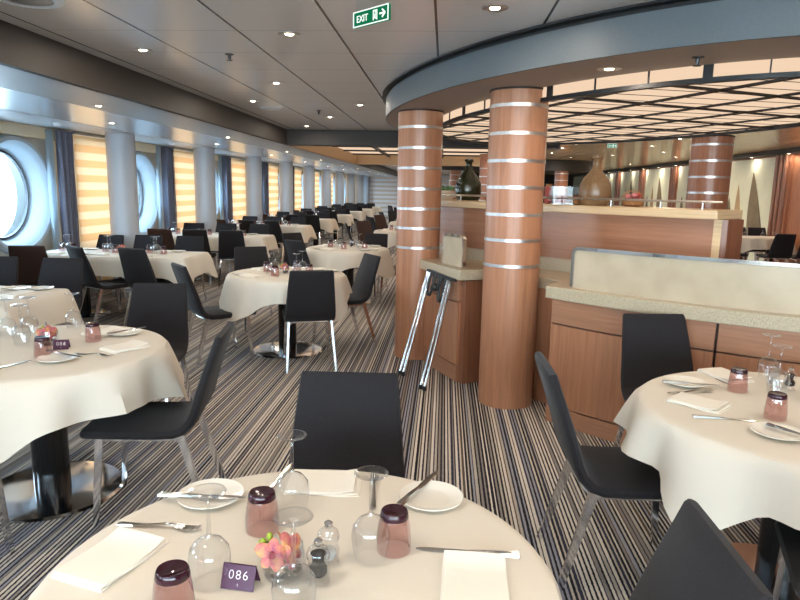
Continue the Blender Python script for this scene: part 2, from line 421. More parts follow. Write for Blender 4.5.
# left wall: one panel per bay, pierced by a round opening
PORTS = [PORT0 + BAY*k for k in range(-3, 10)]
wl = MB()
for cy in PORTS:
    for X in (XL, XL-.34):
        n = 48; inner, outer = [], []
        r = .63 if X == XL else .56
        for i in range(n):
            a = 2*PI*i/n; dy, dz = math.cos(a), math.sin(a)
            inner.append(Vector((X, cy+r*dy, 1.395+r*dz)))
            hz = (2.5-1.395) if dz > 0 else 1.395
            k = min(BAY/2/abs(dy) if abs(dy) > 1e-6 else 9e9, hz/abs(dz) if abs(dz) > 1e-6 else 9e9)
            outer.append(Vector((X, cy+k*dy, 1.395+k*dz)))
        wl.loft([inner, outer], cap=False)
wlo = struct(wl.build('wall_left', M['wall_grey']))
struct(MB().box((-5.0, (Y0+Y1)/2, 2.15), (.12, Y1-Y0, .14)).build('trim_cove', M['cove']))
struct(MB().box((-4.99, (Y0+Y1)/2, .35), (.14, Y1-Y0, .70)).build('trim_sill', M['wall_grey']))
for i, cy in enumerate(PORTS):
    prof = [(.69, .0), (.695, .05), (.67, .085), (.63, .08), (.615, .055), (.60, .035), (.585, .0), (.53, -.17), (.525, -.2), (.55, -.2), (.60, -.2), (.64, -.1), (.66, 0), (.69, 0)]
    w = MB().lathe([(r, x) for r, x in prof], 56, (XL, cy, 1.395), 'X', cap=False).build('window_%d' % (i+1), M['port_ring'], smooth=True)
    struct(w)
    g = MB().lathe([(.53, -.165), (.50, -.15), (.50, -.185), (.53, -.185)], 48, (XL, cy, 1.395), 'X', cap=False).build('gasket', M['gasket'], w, smooth=True)
    p = MB().lathe([(.001, 0), (.515, 0)], 48, (XL-.172, cy, 1.395), 'X', cap=False).build('pane', M['pane'], w)
# columns along the windows
for k in range(-3, 10):
    cy = COL0 + BAY*k
    struct(MB().lathe([(.21, 0), (.21, .08), (.187, .085), (.187, ZL)], 32, (-4.42, cy, 0)).build('column', M['column'], smooth=True))
# open deck outside, seen through the round windows
struct(MB().box((-9.2, 16, -.08), (7.6, 48, .1)).build('ground_outside_deck', M['deck']))
struct(MB().box((1, -10.2, -.08), (14, 12, .1)).build('ground_added_bounce_deck', M['deck']))  # added unseen deck, bounces daylight up through the aft windows
struct(MB().box((1, -6.4, 2.75), (14, 4.6, .1)).build('roof_added_sky_block', M['hull_white']))  # added unseen slab, keeps high sky from lighting the tables
struct(MB().box((-8.4, 16, .72), (.15, 48, 1.5)).build('trim_outside_bulwark', M['hull_white']))
rl = MB().tube([(-8.4, -8, 1.72), (-8.4, 40, 1.72)], .03)
for y in range(-8, 41, 2): rl.tube([(-8.4, y, 1.46), (-8.4, y, 1.72)], .018)
struct(rl.build('trim_outside_rail', M['white_metal']))

# curtains, drapes and blinds by each window pier
def wavy(x, y0, y1, z0, z1, amp, waves, n=40, ph=0.):
    rows = []
    for z in (z0, z0+.3, (z0+z1)/2, z1-.2, z1):
        s = 1.0 if z > z0+.35 else .92
        row = []
        for i in range(n+1):
            t = i/n; ym = (y0+y1)/2
            row.append(Vector((x + amp*math.sin(t*waves*2*PI+ph) + .3*amp*math.sin(t*waves*5+z), ym+(y0-ym+(y1-y0)*t)*s, z)))
        rows.append(row)
    return MB().strip(rows)
for k in range(0, 9):
    yb = COL0 + BAY*k
    who = ORD[k]
    d = wavy(-4.86, yb-.74, yb-.40, .05, 2.2, .05, 4, 50, k).build('drape', M['drape'], smooth=True)
    tag(d, 'dark grey pleated drape left of the %s lit window blind from the front' % who, 'curtain', 'dark drapes along the window wall')
    s = wavy(-4.93, yb-.86, yb-.72, .05, 2.2, .022, 3, 40, k+1).build('sheer_curtain', M['sheer'], smooth=True)
    tag(s, 'pale blue sheer curtain beside the %s dark drape from the front' % who, 'curtain', 'sheer curtains along the window wall')
    rows = [[Vector((-4.82 + .006*math.sin(z*9+j), yb-.43+1.12*j/8, z)) for j in range(9)] for z in [.12+.1*q for q in range(21)]]
    b = MB().strip(rows).build('window_blind', M['blind'], smooth=True)
    tag(b, 'backlit orange and cream striped blind, %s from the front along the windows' % who, 'blind', 'striped blinds along the window wall')
    MB().box((-4.82, yb+.13, 2.19), (.05, 1.14, .04)).build('head_rail', M['brushed'], b)
    MB().box((-4.82, yb+.13, .12), (.02, 1.12, .03)).build('bottom_bar', M['brushed'], b)

# ------------------------------------------------------------------ round soffit and lit canopy
EC, ETH, EA, EB = (1.5, 6.0), -1.25, 2.68, 1.44
def ell(t, off=0.):
    x, y = EA*math.cos(t), EB*math.sin(t); nx, ny = math.cos(t)/EA, math.sin(t)/EB; n = math.hypot(nx, ny)
    x += off*nx/n; y += off*ny/n
    return (EC[0]+x*math.cos(ETH)-y*math.sin(ETH), EC[1]+x*math.sin(ETH)+y*math.cos(ETH))
NS = 120
TT = [2*PI*i/NS for i in range(NS)]
def ring_obj(name, offs_z, mat):
    """closed band swept round the oval: list of (offset, z) forming a closed cross-section"""
    m = MB(); rings = [[Vector((*ell(t, o), z)) for t in TT] for o, z in offs_z]
    m.loft(rings + [rings[0]], cap=False); return m.build(name, mat, smooth=True)
struct(ring_obj('trim_soffit_fascia', [(.50, ZS), (.52, ZS), (.52, ZC-.035), (.50, ZC-.035)], M['soffit_face']))
struct(ring_obj('trim_soffit_gap', [(.47, ZC-.04), (.505, ZC-.04), (.505, ZC+.01), (.47, ZC+.01)], M['black']))
struct(ring_obj('trim_soffit_shadow_line', [(.50, ZC-.012), (.56, ZC-.012), (.56, ZC+.01), (.50, ZC+.01)], M['black']))
struct(ring_obj('ceiling_soffit', [(.0, ZS), (.505, ZS), (.505, ZS+.02), (0, ZS+.02)], M['soffit_under']))
can = empty('light_canopy', (EC[0], EC[1], 2.155), 'oval backlit canopy with dark bars above the buffet counter', 'ceiling light')
def to_local(o): o.matrix_parent_inverse = Matrix.Translation((-EC[0], -EC[1], -2.155)); return o
m = MB(); c = m.bm.faces.new([m.bm.verts.new((*ell(t, -.02), 2.1665)) for t in TT])
to_local(m.build('glowing_panel', M['canopy'], can))
to_local_m = ring_obj('rim', [(-.035, 2.142), (.01, 2.142), (.01, 2.168), (-.035, 2.168)], M['black']); to_local_m.parent = can; to_local(to_local_m)
m = MB(); m.loft([[Vector((*ell(t, -.008), 2.165)) for t in TT], [Vector((*ell(t, -.008), ZS+.01)) for t in TT]], cap=False)
to_local(m.build('glowing_side_band', M['canopy'], can))
def clip_line(px, py, dx, dy, off=-.02):
    # clip a line to the oval
    c_, s_ = math.cos(ETH), math.sin(ETH)
    def loc(x, y): x -= EC[0]; y -= EC[1]; return x*c_+y*s_, -x*s_+y*c_
    u, w = loc(px, py); du, dw = dx*c_+dy*s_, -dx*s_+dy*c_
    a_, b_ = EA+off, EB+off
    A = (du/a_)**2+(dw/b_)**2; B = 2*(u*du/a_**2+w*dw/b_**2); C = (u/a_)**2+(w/b_)**2-1
    D = B*B-4*A*C
    if D <= .02: return None
    t0, t1 = (-B-math.sqrt(D))/2/A, (-B+math.sqrt(D))/2/A
    return (px+dx*t0, py+dy*t0), (px+dx*t1, py+dy*t1)
def bars(ang, offs, w, z):
    d = (math.cos(ang), math.sin(ang)); n = (-d[1], d[0])
    for o_ in offs:
        q = (n[0]*o_, n[1]*o_)
        r = clip_line(q[0], q[1], d[0], d[1])
        if r:
            (ax, ay), (bx, by) = r
            to_local(MB().bar((ax, ay, z), (bx, by, z), w, .010).build('bar', M['black'], can))
bars(R(-66.5), [1.62+.485*i for i in range(-3, 12)], .046, 2.158)
bars(R(26.5), [2.24+.66*i for i in range(-3, 10)], .046, 2.157)
wires = MB()
d = (math.cos(.27), math.sin(.27)); n = (-d[1], d[0])
for i in range(-12, 13):
    q = (EC[0]+n[0]*i*.23+.06, EC[1]+n[1]*i*.23+.06); r = clip_line(q[0], q[1], d[0], d[1])
    if r: wires.tube([(*r[0], 2.163), (*r[1], 2.163)], .002, 4)
to_local(wires.build('wires', M['black'], can))
# mullions of the side band
for i in range(0, NS, 3):
    x, y = ell(TT[i], -.004); a = math.atan2(y-ell(TT[i], .05)[1], x-ell(TT[i], .05)[0])
    wd = .05 if i % 9 == 0 else .008
    to_local(MB().box((x, y, 2.2), (.012, wd, .085), a).build('mullion', M['black'], can))

# banded cherry pillars
def pillar(x, y, r, zs, top=ZS, label=None):
    p = MB().lathe([(r, 0), (r, top)], 40, (x, y, 0)).build('pillar', M['cherry_r' if label == 'r' else 'cherry'], smooth=True)
    struct(p)
    MB().lathe([(r, top-.012), (r+.006, top-.012), (r+.006, top), (r, top)], 40, (x, y, 0), cap=False).build('collar', M['seam'], p, smooth=True)
    for z in zs:
        MB().lathe([(r-.002, z-.011), (r+.003, z-.011), (r+.003, z+.011), (r-.002, z+.011)], 40, (x, y, 0), cap=False).build('steel_band', M['brushed'], p, smooth=True)
ZSB = [2.085-.197*k for k in range(6)]
pillar(.495, 4.655, .2, [2.122, 1.938, 1.755, 1.576, 1.39, 1.213, 1.033])
pillar(-.235, 5.92, .2, [2.089, 1.911, 1.736, 1.555, 1.38, 1.207, 1.031])
pillar(2.80, 7.15, .205, [2.067, 1.902, 1.735, 1.572], 2.16, 'r')
pillar(3.5, 20, .2, [2.1-.2*k for k in range(6)], 2.4, 'r')
pillar(.35, 24, .2, [2.1-.2*k for k in range(6)], 2.45, 'r')
pillar(1.05, 16.5, .2, [2.1-.2*k for k in range(6)], 2.45, 'r')
struct(MB().lathe([(.01, 2.18), (1.4, 2.18), (1.4, 2.5)], 48, (3.2, 21, 0)).build('trim_far_soffit', M['dark'], smooth=True))
struct(MB().box((.5, 22, 2.33), (1.9, .25, .24)).build('trim_far_beam', M['dark']))

# ------------------------------------------------------------------ buffet counter round the pillars
BC = (3.8, 7.1)
def bp(deg, r): return (BC[0]+r*math.cos(R(deg)), BC[1]+r*math.sin(R(deg)))
def arc_block(d0, d1, r0, r1, z0, z1, n=None):
    n = n or max(2, int(abs(d1-d0)/1.2))
    pts = [bp(d0+(d1-d0)*i/n, r1) for i in range(n+1)] + [bp(d1+(d0-d1)*i/n, r0) for i in range(n+1)]
    return MB().prism(pts, z0, z1)
UNITS = [(222.6, 237.1), (237.1, 250.4), (250.4, 263.7)]
for i, (a0, a1) in enumerate(UNITS):
    t = empty('buffet_cabinet', (*bp((a0+a1)/2, 4.0), 0), ['cherry buffet cabinet beside the front banded pillar, behind the empty chair', 'cherry buffet cabinet behind the right round table', 'cherry buffet cabinet at the far right end of the counter'][i], 'cabinet', 'cherry buffet cabinets')
    inv = Matrix.Translation(-t.location)
    def P(o): o.parent = t; o.matrix_parent_inverse = inv; return o
    P(arc_block(a0, a1, 3.7, 4.145, .0, .853).build('body', M['seam']))
    g = .10
    P(arc_block(a0+g, a1-g, 4.14, 4.17, .0, .115).build('plinth', M['cherry_h'], bevel=.002))
    P(arc_block(a0+g, a1-g, 4.14, 4.17, .125, .68).build('door', M['cherry'], bevel=.002))
    P(arc_block(a0+g, a1-g, 4.14, 4.17, .69, .85).build('drawer', M['cherry_h'], bevel=.002))
# end stile by the pillar
o = arc_block(210.6, 222.5, 3.72, 3.895, 0, .853).build('buffet_end_panel', M['cherry']); tag(o, 'plain cherry side panel of the buffet half hidden behind the front pillar', 'panel')
t = empty('buffet_cabinet', (*bp(205, 4.0), 0), 'narrow cherry cabinet between the two pillars, behind the folded tray stand', 'cabinet', 'cherry buffet cabinets')
inv = Matrix.Translation(-t.location)
P(arc_block(199.0, 209.8, 3.75, 4.165, 0, .845).build('body', M['cherry_d'], bevel=.002))
P(arc_block(199.3, 208.9, 4.16, 4.19, .005, .135).build('plinth', M['cherry_h'], bevel=.002))
P(arc_block(199.3, 208.9, 4.16, 4.19, .145, .66).build('door', M['cherry'], bevel=.002))
P(arc_block(199.3, 208.9, 4.16, 4.19, .67, .84).build('drawer', M['cherry_h'], bevel=.002))
# raised bar behind the counter
BAR = [(-.20, 6.75), (-.10, 6.42), (.08, 6.10), (.30, 5.80), (.56, 5.50), (.84, 5.22), (1.12, 4.93), (1.40, 4.64), (1.62, 4.41), (1.77, 4.26)]
def catmull(P, n=6):
    Q = [P[0]] + P + [P[-1]]; out = []
    for i in range(1, len(Q)-2):
        p0, p1, p2, p3 = [Vector(q) for q in Q[i-1:i+3]]
        for j in range(n):
            t = j/n
            out.append(.5*((2*p1)+(p2-p0)*t+(2*p0-5*p1+4*p2-p3)*t*t+(3*p1-p0-3*p2+p3)*t**3))
    out.append(Vector(P[-1])); return out
BARC = catmull(BAR)
def offc(path, d):
    o = []
    for i, p in enumerate(path):
        t = (path[min(i+1, len(path)-1)] - path[max(i-1, 0)]).normalized(); o.append(p + Vector((-t.y, t.x))*d)
    return o
# stone countertop: protruding over the cabinets, set back near the pillar
pts = [bp(198.6+ (210.0-198.6)*i/8, 4.235) for i in range(9)] + [bp(210.6, 3.92), bp(214, 3.90), bp(218, 3.90), bp(220.8, 3.92)]
pts += [bp(222.2+(263.9-222.2)*i/26, 4.2) for i in range(27)]
pts += [bp(263.9, 3.45)] + [bp(263.9+(237-263.9)*i/8, 3.47) for i in range(1, 8)] + [tuple(p) for p in reversed(offc(BARC, -.012)) if p.y < 6.3]
ct = MB().prism(pts, .853, .935).build('buffet_countertop', M['stone'], bevel=.006)
tag(ct, 'speckled beige stone countertop running over the cherry buffet cabinets', 'countertop')
def band(path, d0, d1, z0, z1):
    a, b = offc(path, d0), offc(path, d1)
    return MB().prism([tuple(p) for p in a] + [tuple(p) for p in reversed(b)], z0, z1)
t = empty('raised_bar_counter', (.84, 5.4, 0), 'raised curved cherry bar with pale top behind the frosted glass screen', 'bar counter')
inv = Matrix.Translation(-t.location)
P(band(BARC, .03, .30, 0, 1.395).build('body', M['cherry_h']))
P(band(BARC[-3:], .02, .035, .95, 1.395).build('end_trim', M['wood_light']))
P(band(BARC, -.01, .04, .90, 1.03).build('backsplash', M['stone']))
P(band(BARC, -.06, .34, 1.395, 1.455).build('top', M['wood_light'], bevel=.008))
e = BARC[-1]; d_ = (BARC[-1]-BARC[-2]).normalized()
P(MB().prism([tuple(e+d_*0.0+Vector((-d_.y, d_.x))*.02), tuple(e+d_*.03+Vector((-d_.y, d_.x))*.04), tuple(e+d_*.03+Vector((-d_.y, d_.x))*.29), tuple(e+Vector((-d_.y, d_.x))*.30)], 0, 1.394).build('end_panel', M['cherry_d']))
rail = offc(BARC, 0.0)
P(MB().tube([(p.x, p.y, 1.505) for p in rail], .008, 8).build('rail', M['brushed'], smooth=True))
for i in range(2, len(rail), 6):
    P(MB().tube([(rail[i].x, rail[i].y, 1.45), (rail[i].x, rail[i].y, 1.503)], .006, 8).build('rail_post', M['brushed']))
# frosted glass screens in chrome frames
def screen(d0, d1, r, z0, z1, label):
    t = empty('glass_screen', (*bp((d0+d1)/2, r), z0), label, 'glass screen', 'frosted glass screens on the buffet')
    inv2 = Matrix.Translation(-t.location)
    n = max(4, int((d1-d0)*1.0)); path = []
    rc = .035; dr = math.degrees(rc/r)
    path.append((*bp(d0, r), z0))
    for q in range(5):
        a = PI - q*PI/8; path.append((*bp(d0+dr+dr*math.cos(a), r), z1-rc+rc*math.sin(a)))
    for i in range(1, n): path.append((*bp(d0+dr+(d1-d0-2*dr)*i/n, r), z1))
    for q in range(5):
        a = PI/2 - q*PI/8; path.append((*bp(d1-dr+dr*math.cos(a), r), z1-rc+rc*math.sin(a)))
    path.append((*bp(d1, r), z0))
    # frame as flat bar following the path
    rings = []
    for i, p in enumerate(path):
        p = Vector(p); dd = (Vector(path[min(i+1, len(path)-1)])-Vector(path[max(i-1, 0)])).normalized()
        ang = math.atan2(p.y-BC[1], p.x-BC[0]); rad = Vector((math.cos(ang), math.sin(ang), 0)); inn = dd.cross(rad).normalized()
        rings.append([p+rad*.014+inn*.011, p-rad*.014+inn*.011, p-rad*.014-inn*.011, p+rad*.014-inn*.011])
    f = MB().loft(rings).build('chrome_frame', M['chrome'], t); f.matrix_parent_inverse = inv2
    g = arc_block(d0+.08, d1-.08, r-.004, r+.004, z0, z1-.008, max(4, n)).build('frosted_pane', M['frost'], t); g.matrix_parent_inverse = inv2
screen(224.3, 262.5, 4.12, .935, 1.195, 'long frosted glass screen with chrome frame on the counter behind right table')
screen(203.2, 208.4, 4.13, .935, 1.185, 'small square frosted glass screen with chrome frame above the tray stand')

# ------------------------------------------------------------------ folding tray stand
ts = empty('folding_tray_stand', (-.15, 5.2, 0), 'folded chrome tray stand with black straps leaning against the narrow cabinet', 'tray stand')
inv = Matrix.Translation((.15, -5.2, 0))
def PT(o): o.parent = ts; o.matrix_parent_inverse = inv; return o
for q, (dx, dy) in enumerate(((0, 0), (.03, -.035))):
    a, b = Vector((-.335+dx, 5.24+dy, .012)), Vector((-.145+dx, 4.86+dy, .012))
    A, B = Vector((-.125+dx*.7, 5.50+dy, .85-.01*q)), Vector((.055+dx*.7, 5.16+dy, .85-.01*q))
    pts = [a, a.lerp(A, .5), a.lerp(A, .93), A + (B-A)*.03 + Vector((0, 0, .012)), A.lerp(B, .15) + Vector((0, 0, .022)), A.lerp(B, .85) + Vector((0, 0, .022)), B + (A-B)*.03 + Vector((0, 0, .012)), b.lerp(B, .93), b.lerp(B, .5), b]
    PT(MB().tube(pts, .0125, 10).build('tube_frame', M['chrome'], smooth=True))
    for p_ in (a, b): PT(MB().lathe([(.016, 0), (.016, .035)], 12, (p_.x, p_.y, 0)).build('rubber_foot', M['black']))
A, B = Vector((-.125, 5.46, .855)), Vector((.06, 5.11, .85))
for q, (t0, len_) in enumerate(((.25, .2), (.5, .14), (.75, .22))):
    c = A.lerp(B, t0); w = (B-A).normalized()*.022; f_ = Vector((-.85, -.5, 0)).normalized()
    rows = []
    for j in range(13):
        ang = j/12*2*PI
        p_ = c + f_*(.035*(1-math.cos(ang))*.6) + Vector((0, 0, .01 - len_*(.5-.5*math.cos(ang)))) + (B-A).normalized()*(.035*math.sin(ang))
        rows.append([p_-w, p_+w])
    o = PT(MB().strip(rows).build('strap', M['strap'], smooth=True)); sm = o.modifiers.new('solid', 'SOLIDIFY'); sm.thickness = .004
PT(MB().ico(A.lerp(B, .5)+Vector((-.03, -.02, -.10)), .036, 2).build('strap_roll', M['strap'], smooth=True))
PT(MB().bar(A.lerp(B, .0)+Vector((.0, 0, .015)), A.lerp(B, 1.25)+Vector((.0, 0, .0)), .022, .022).build('strap_bundle', M['strap']))

# ------------------------------------------------------------------ things on the raised bar
def on_bar(i, d): p = offc(BARC, d)[i]; return (p.x, p.y, 1.4555)
def lathe_thing(name, prof, mat, loc, label, cat, seg=28):
    o = MB().lathe(prof, seg).build(name, mat, None, True, loc=loc); return tag(o, label, cat)
def ray_bar(px, y_depth):
    return ((px-445)/640*y_depth*1.0)
sc_ = 1.0
def demi(name, mat, loc, s, label):
    prof = [(.001, 0), (.125, 0), (.148, .03), (.155, .10), (.150, .16), (.12, .22), (.07, .27), (.042, .30), (.036, .36), (.046, .375), (.046, .40), (.03, .405), (.001, .40)]
    o = MB().lathe([(r*s*.84, z*s) for r, z in prof], 32).build(name, mat, None, True, loc=loc); tag(o, label, 'bottle')
    MB().lathe([(.042*s, .378*s), (.047*s, .385*s), (.042*s, .395*s)], 24, cap=False).build('lip', mat, o, True)
    return o
demi('demijohn', M['demi_green'], (.225, 6.36, 1.4555), .98, 'dark green glass demijohn on the raised bar between the pillars')
demi('demijohn', M['demi_brown'], (1.145, 5.06, 1.4555), .92, 'brown straw-coloured demijohn standing on the raised bar beside glass case')
o = lathe_thing('serving_bowl', [(.001, .0), (.06, 0), (.13, .07), (.14, .09), (.128, .088), (.05, .012), (.001, .012)], M['ceramic_w'], (.02, 6.80, 1.4555), 'white serving bowl of greens left of the green demijohn', 'bowl')
gm = MB()
for i in range(22): gm.ico((random.uniform(-.08, .08), random.uniform(-.08, .08), .085+random.uniform(0, .04)), .03, 1, (1, .7, .6))
gm.build('greens', M['leafg'], o, True)
def basket(loc, s, label, packs):
    o = MB().lathe([(.09*s, 0), (.13*s, .02*s), (.14*s, .09*s), (.15*s, .1*s), (.13*s, .1*s), (.12*s, .03*s), (.001, .02*s)], 24).build('wicker_basket', M['wicker'], None, True, loc=loc); tag(o, label, 'basket')
    for i, mt in enumerate(packs):
        a = i*2.4; MB().ico((.06*s*math.cos(a), .06*s*math.sin(a), (.11+.02*(i % 3))*s), .052*s, 2, (1, .75, .7)).build('wrapped_treat', M[mt], o, True)
    MB().tube([(.14*s*math.cos(q*PI/10), 0, .09*s+.12*s*math.sin(q*PI/10)) for q in range(11)], .008*s, 6).build('handle', M['wicker'], o, True)
basket((1.40, 4.95, 1.4555), .55, 'wicker basket of pink and red wrapped treats right of brown demijohn', ['pink_pack', 'red_pack', 'pink_pack', 'wicker', 'pink_pack', 'red_pack'])
basket((.42, 6.0, 1.4555), .4, 'small basket of red fruit right of the green demijohn', ['red_pack', 'red_pack', 'red_pack', 'pink_pack'])
basket((1.055, 5.20, 1.4555), .4, 'small brown basket beside the clear display case', ['wicker', 'red_pack', 'wicker'])
dc = empty('display_case', (.95, 5.27, 1.4555), 'clear box-shaped display case on the raised bar beside front pillar', 'display case')
for sx, sy, dx, dy in ((0, .09, .2, .004), (0, -.09, .2, .004), (.1, 0, .004, .18), (-.1, 0, .004, .18)):
    MB().box((sx, sy, .07), (dx, dy, .14), .0).build('side_pane', M['case'], dc)
MB().box((0, 0, .004), (.19, .17, .008)).build('base', M['brushed'], dc)
for i in range(3): MB().box((-.05+.05*i, .0, .04), (.04, .09, .06)).build('packet', M[['pink_pack', 'red_pack', 'wicker'][i]], dc)
o = MB().box((0, 0, .07), (.05, .1, .14)).build('snack_carton', M['red_pack'], None, loc=(.855, 5.44, 1.4555), bevel=.004); tag(o, 'red carton standing on the raised bar right against the front pillar', 'carton')
MB().box((0, 0, .15), (.04, .08, .02)).build('flap', M['wicker'], o)

# ------------------------------------------------------------------ right wall: pilasters and sail pictures
PIL0, PB = 14.1, 3.2
for k in range(-1, 7):
    y = PIL0 + PB*k
    p = struct(MB().box((XR-.03, y, 1.2), (.06, .62, 2.4)).build('trim_pilaster', M['cherry_r']))
    for q in (-.18, 0, .18): MB().lathe([(.055, 0), (.055, 2.4)], 10, (XR-.075, y+q, 0)).build('ridge', M['cherry_d'], p, True)
    if k >= 0:
        sp = empty('sail_picture', (XR-.02, y+PB/2, 0), 'pale wall panel printed with brown sails, %s from the front on right wall' % ORD[k], 'picture', 'sail pictures on the right wall')
        MB().box((-.01, 0, 1.22), (.03, PB-.66, 2.3)).build('panel', M['art_panel'], sp)
        rng = random.Random(k+3)
        for s_, (c_, h_, w_) in enumerate(((-.25, 1.78, .85), (.35, 1.5, .42), (.85, 1.2, .4))):
            c_ += rng.uniform(-.15, .15)
            L_ = []
            for j in range(9):
                tq = j/8; L_.append((c_ - w_*(1-tq)**.85, .3+h_*tq))
            for j in range(9):
                tq = 1-j/8; L_.append((c_ + .10*math.sin(tq*PI) - .02*(1-tq), .3+h_*tq))
            m_ = MB(); m_.loft([[Vector((-.036, a, b)) for a, b in L_], [Vector((-.028, a, b)) for a, b in L_]])
            m_.build('sail', M['sail' if s_ != 1 else 'sail_b'], sp)

# ------------------------------------------------------------------ chairs
def shell_ring(c, nrm, w, th):
    """rounded slab section across x at centre c (y,z); nrm = (y,z) normal of the slab"""
    pts = []
    K = 5
    for side in (1, -1):
        for j in range(K):
            a = -PI/2 + PI*j/(K-1)
            px = side*(w/2 - th/2 + th/2*math.cos(a)); off = side*th/2*math.sin(a)
            pts.append(Vector((px, c[0]+nrm[0]*off, c[1]+nrm[1]*off)))
    return pts
PROF = [(.27, .437, .405, .028), (.263, .437, .418, .044), (.235, .437, .424, .05), (.10, .433, .43, .05), (-.06, .430, .435, .05), (-.13, .432, .435, .05), (-.175, .447, .433, .048), (-.21, .482, .43, .046), (-.232, .53, .425, .044), (-.258, .62, .41, .042), (-.292, .72, .392, .040), (-.328, .82, .372, .038), (-.344, .868, .362, .036), (-.347, .878, .352, .022)]
def prof_rings(lo, hi):
    rings = []
    for i in range(lo, hi):
        y, z, w, th = PROF[i]
        a = PROF[max(i-1, 0)]; b = PROF[min(i+1, len(PROF)-1)]
        ty, tz = b[0]-a[0], b[1]-a[1]; l = math.hypot(ty, tz); n = (tz/l*-1, ty/l) if False else (-tz/l, ty/l)
        rings.append(shell_ring((y, z), n, w, th))
    return rings
def make_chair(kind):
    t = empty('dining_chair', (0, 0, -50), 'x', 'chair')
    f = M['fabric' if kind == 'charcoal' else 'fabric_b']
    MB().loft(prof_rings(0, 8)).build('seat', f, t, True)
    MB().loft(prof_rings(7, len(PROF))).build('backrest', f, t, True)
    fr = MB()
    fr.bar((-.165, .20, .402), (-.165, -.15, .398), .022, .016); fr.bar((.165, .20, .402), (.165, -.15, .398), .022, .016)
    fr.bar((-.17, .195, .402), (.17, .195, .402), .022, .016)
    fr.tube([(-.185, -.17, .405), (-.15, -.19, .418), (0, -.2, .42), (.15, -.19, .418), (.185, -.17, .405)], .009, 8)
    fr.build('underframe', M['chrome'], t)
    for sx in (-1, 1):
        MB().bar((sx*.182, .195, .412), (sx*.20, .225, 0), .034, .02, .024, .016, (1, 0, 0) if False else (0, 1, 0)).build('leg', M['chrome'], t)
        MB().bar((sx*.182, -.165, .418), (sx*.208, -.285, 0), .036, .02, .024, .016, (0, 1, 0)).build('leg', M['chrome'], t)
    return t
CH = {'charcoal': make_chair('charcoal'), 'brown': make_chair('brown')}
USED = set()
def chair(x, y, fx, fy, label, kind='charcoal', group='upholstered dining chairs'):
    rz = math.atan2(fy, fx) - PI/2
    if kind not in USED:
        USED.add(kind); c = CH[kind]; c.location = (x, y, 0); c.rotation_euler = (0, 0, rz); c['label'] = label; c['group'] = group; return c
    return dup(CH[kind], (x, y, 0), rz, label, group)

# ------------------------------------------------------------------ tables and cloths
ZT = .747
def cloth(path, label, seed, drop0, drop1, cornf, flare=.05):
    """path: list of (x,y,nx,ny); cloth lies on the top and hangs with folds"""
    rng = random.Random(seed); n = len(path)
    ph = [rng.uniform(0, 6.28) for _ in range(4)]
    rows = []
    cx = sum(p[0] for p in path)/n; cy = sum(p[1] for p in path)/n
    for s in (.35, .7, .93): rows.append([Vector((cx+(x-cx)*s, cy+(y-cy)*s, 0)) for x, y, _, _ in path])
    rows.append([Vector((x-nx*.02, y-ny*.02, -.001)) for x, y, nx, ny in path])
    rows.append([Vector((x-nx*.004, y-ny*.004, -.006)) for x, y, nx, ny in path])
    K = 8
    for j in range(1, K+1):
        t = j/K; row = []
        for i, (x, y, nx, ny) in enumerate(path):
            c = cornf(i/n); u = i/n*2*PI
            drop = drop0 + (drop1-drop0)*c
            fold = .75*(1-1.7*abs(math.sin(5.5*u+ph[0]))) + .4*math.sin(11*u+ph[1]) + .25*math.sin(19*u+ph[2])
            o = .004 + t**.8*(.014 + flare*c + .042*(fold+.85)*(1-.5*c))
            z = -.006 - t*drop*(1-.03*fold)
            tx, ty = -ny, nx
            sw = .012*t*math.sin(9*u+ph[3])
            row.append(Vector((x+nx*o+tx*sw, y+ny*o+ty*sw, z)))
        rows.append(row)
    m = MB(); m.loft(rows, cap=False)
    vs = m.bm.verts; vs.ensure_lookup_table()
    m.bm.faces.new([vs[i] for i in range(n)])
    o = m.build('tablecloth', M['cloth'], None, True); o.location = (0, 0, ZT)
    return tag(o, label, 'tablecloth', 'white tablecloths')
def round_table(cx, cy, r, name, where, seed, rot=0., drop0=.19, drop1=.36, corners=None):
    t = empty('round_dining_table', (cx, cy, 0), 'pedestal dining table %s' % where, 'table', 'round dining tables')
    MB().lathe([(r-.04, .715), (r-.02, .722), (r-.02, .742)], 40).build('tabletop', M['black_gloss'], t, True)
    MB().lathe([(.085, .02), (.085, .715)], 28).build('pedestal', M['black_gloss'], t, True)
    MB().lathe([(.33, 0), (.335, .006), (.325, .016), (.28, .020), (.1, .024)], 48).build('base_plate', M['chrome'], t, True)
    n = 96; path = [(cx+r*math.cos(2*PI*i/n), cy+r*math.sin(2*PI*i/n), math.cos(2*PI*i/n), math.sin(2*PI*i/n)) for i in range(n)]
    cf = lambda u: abs(math.sin(2*(u*2*PI-rot)))**2.2
    if corners:
        cf = lambda u: max(math.exp(-(((u*360-a+180) % 360-180)/w_)**2) for a, w_ in corners)
    cloth(path, 'white tablecloth draped over the %s' % name, seed, drop0, drop1, cf, .075)
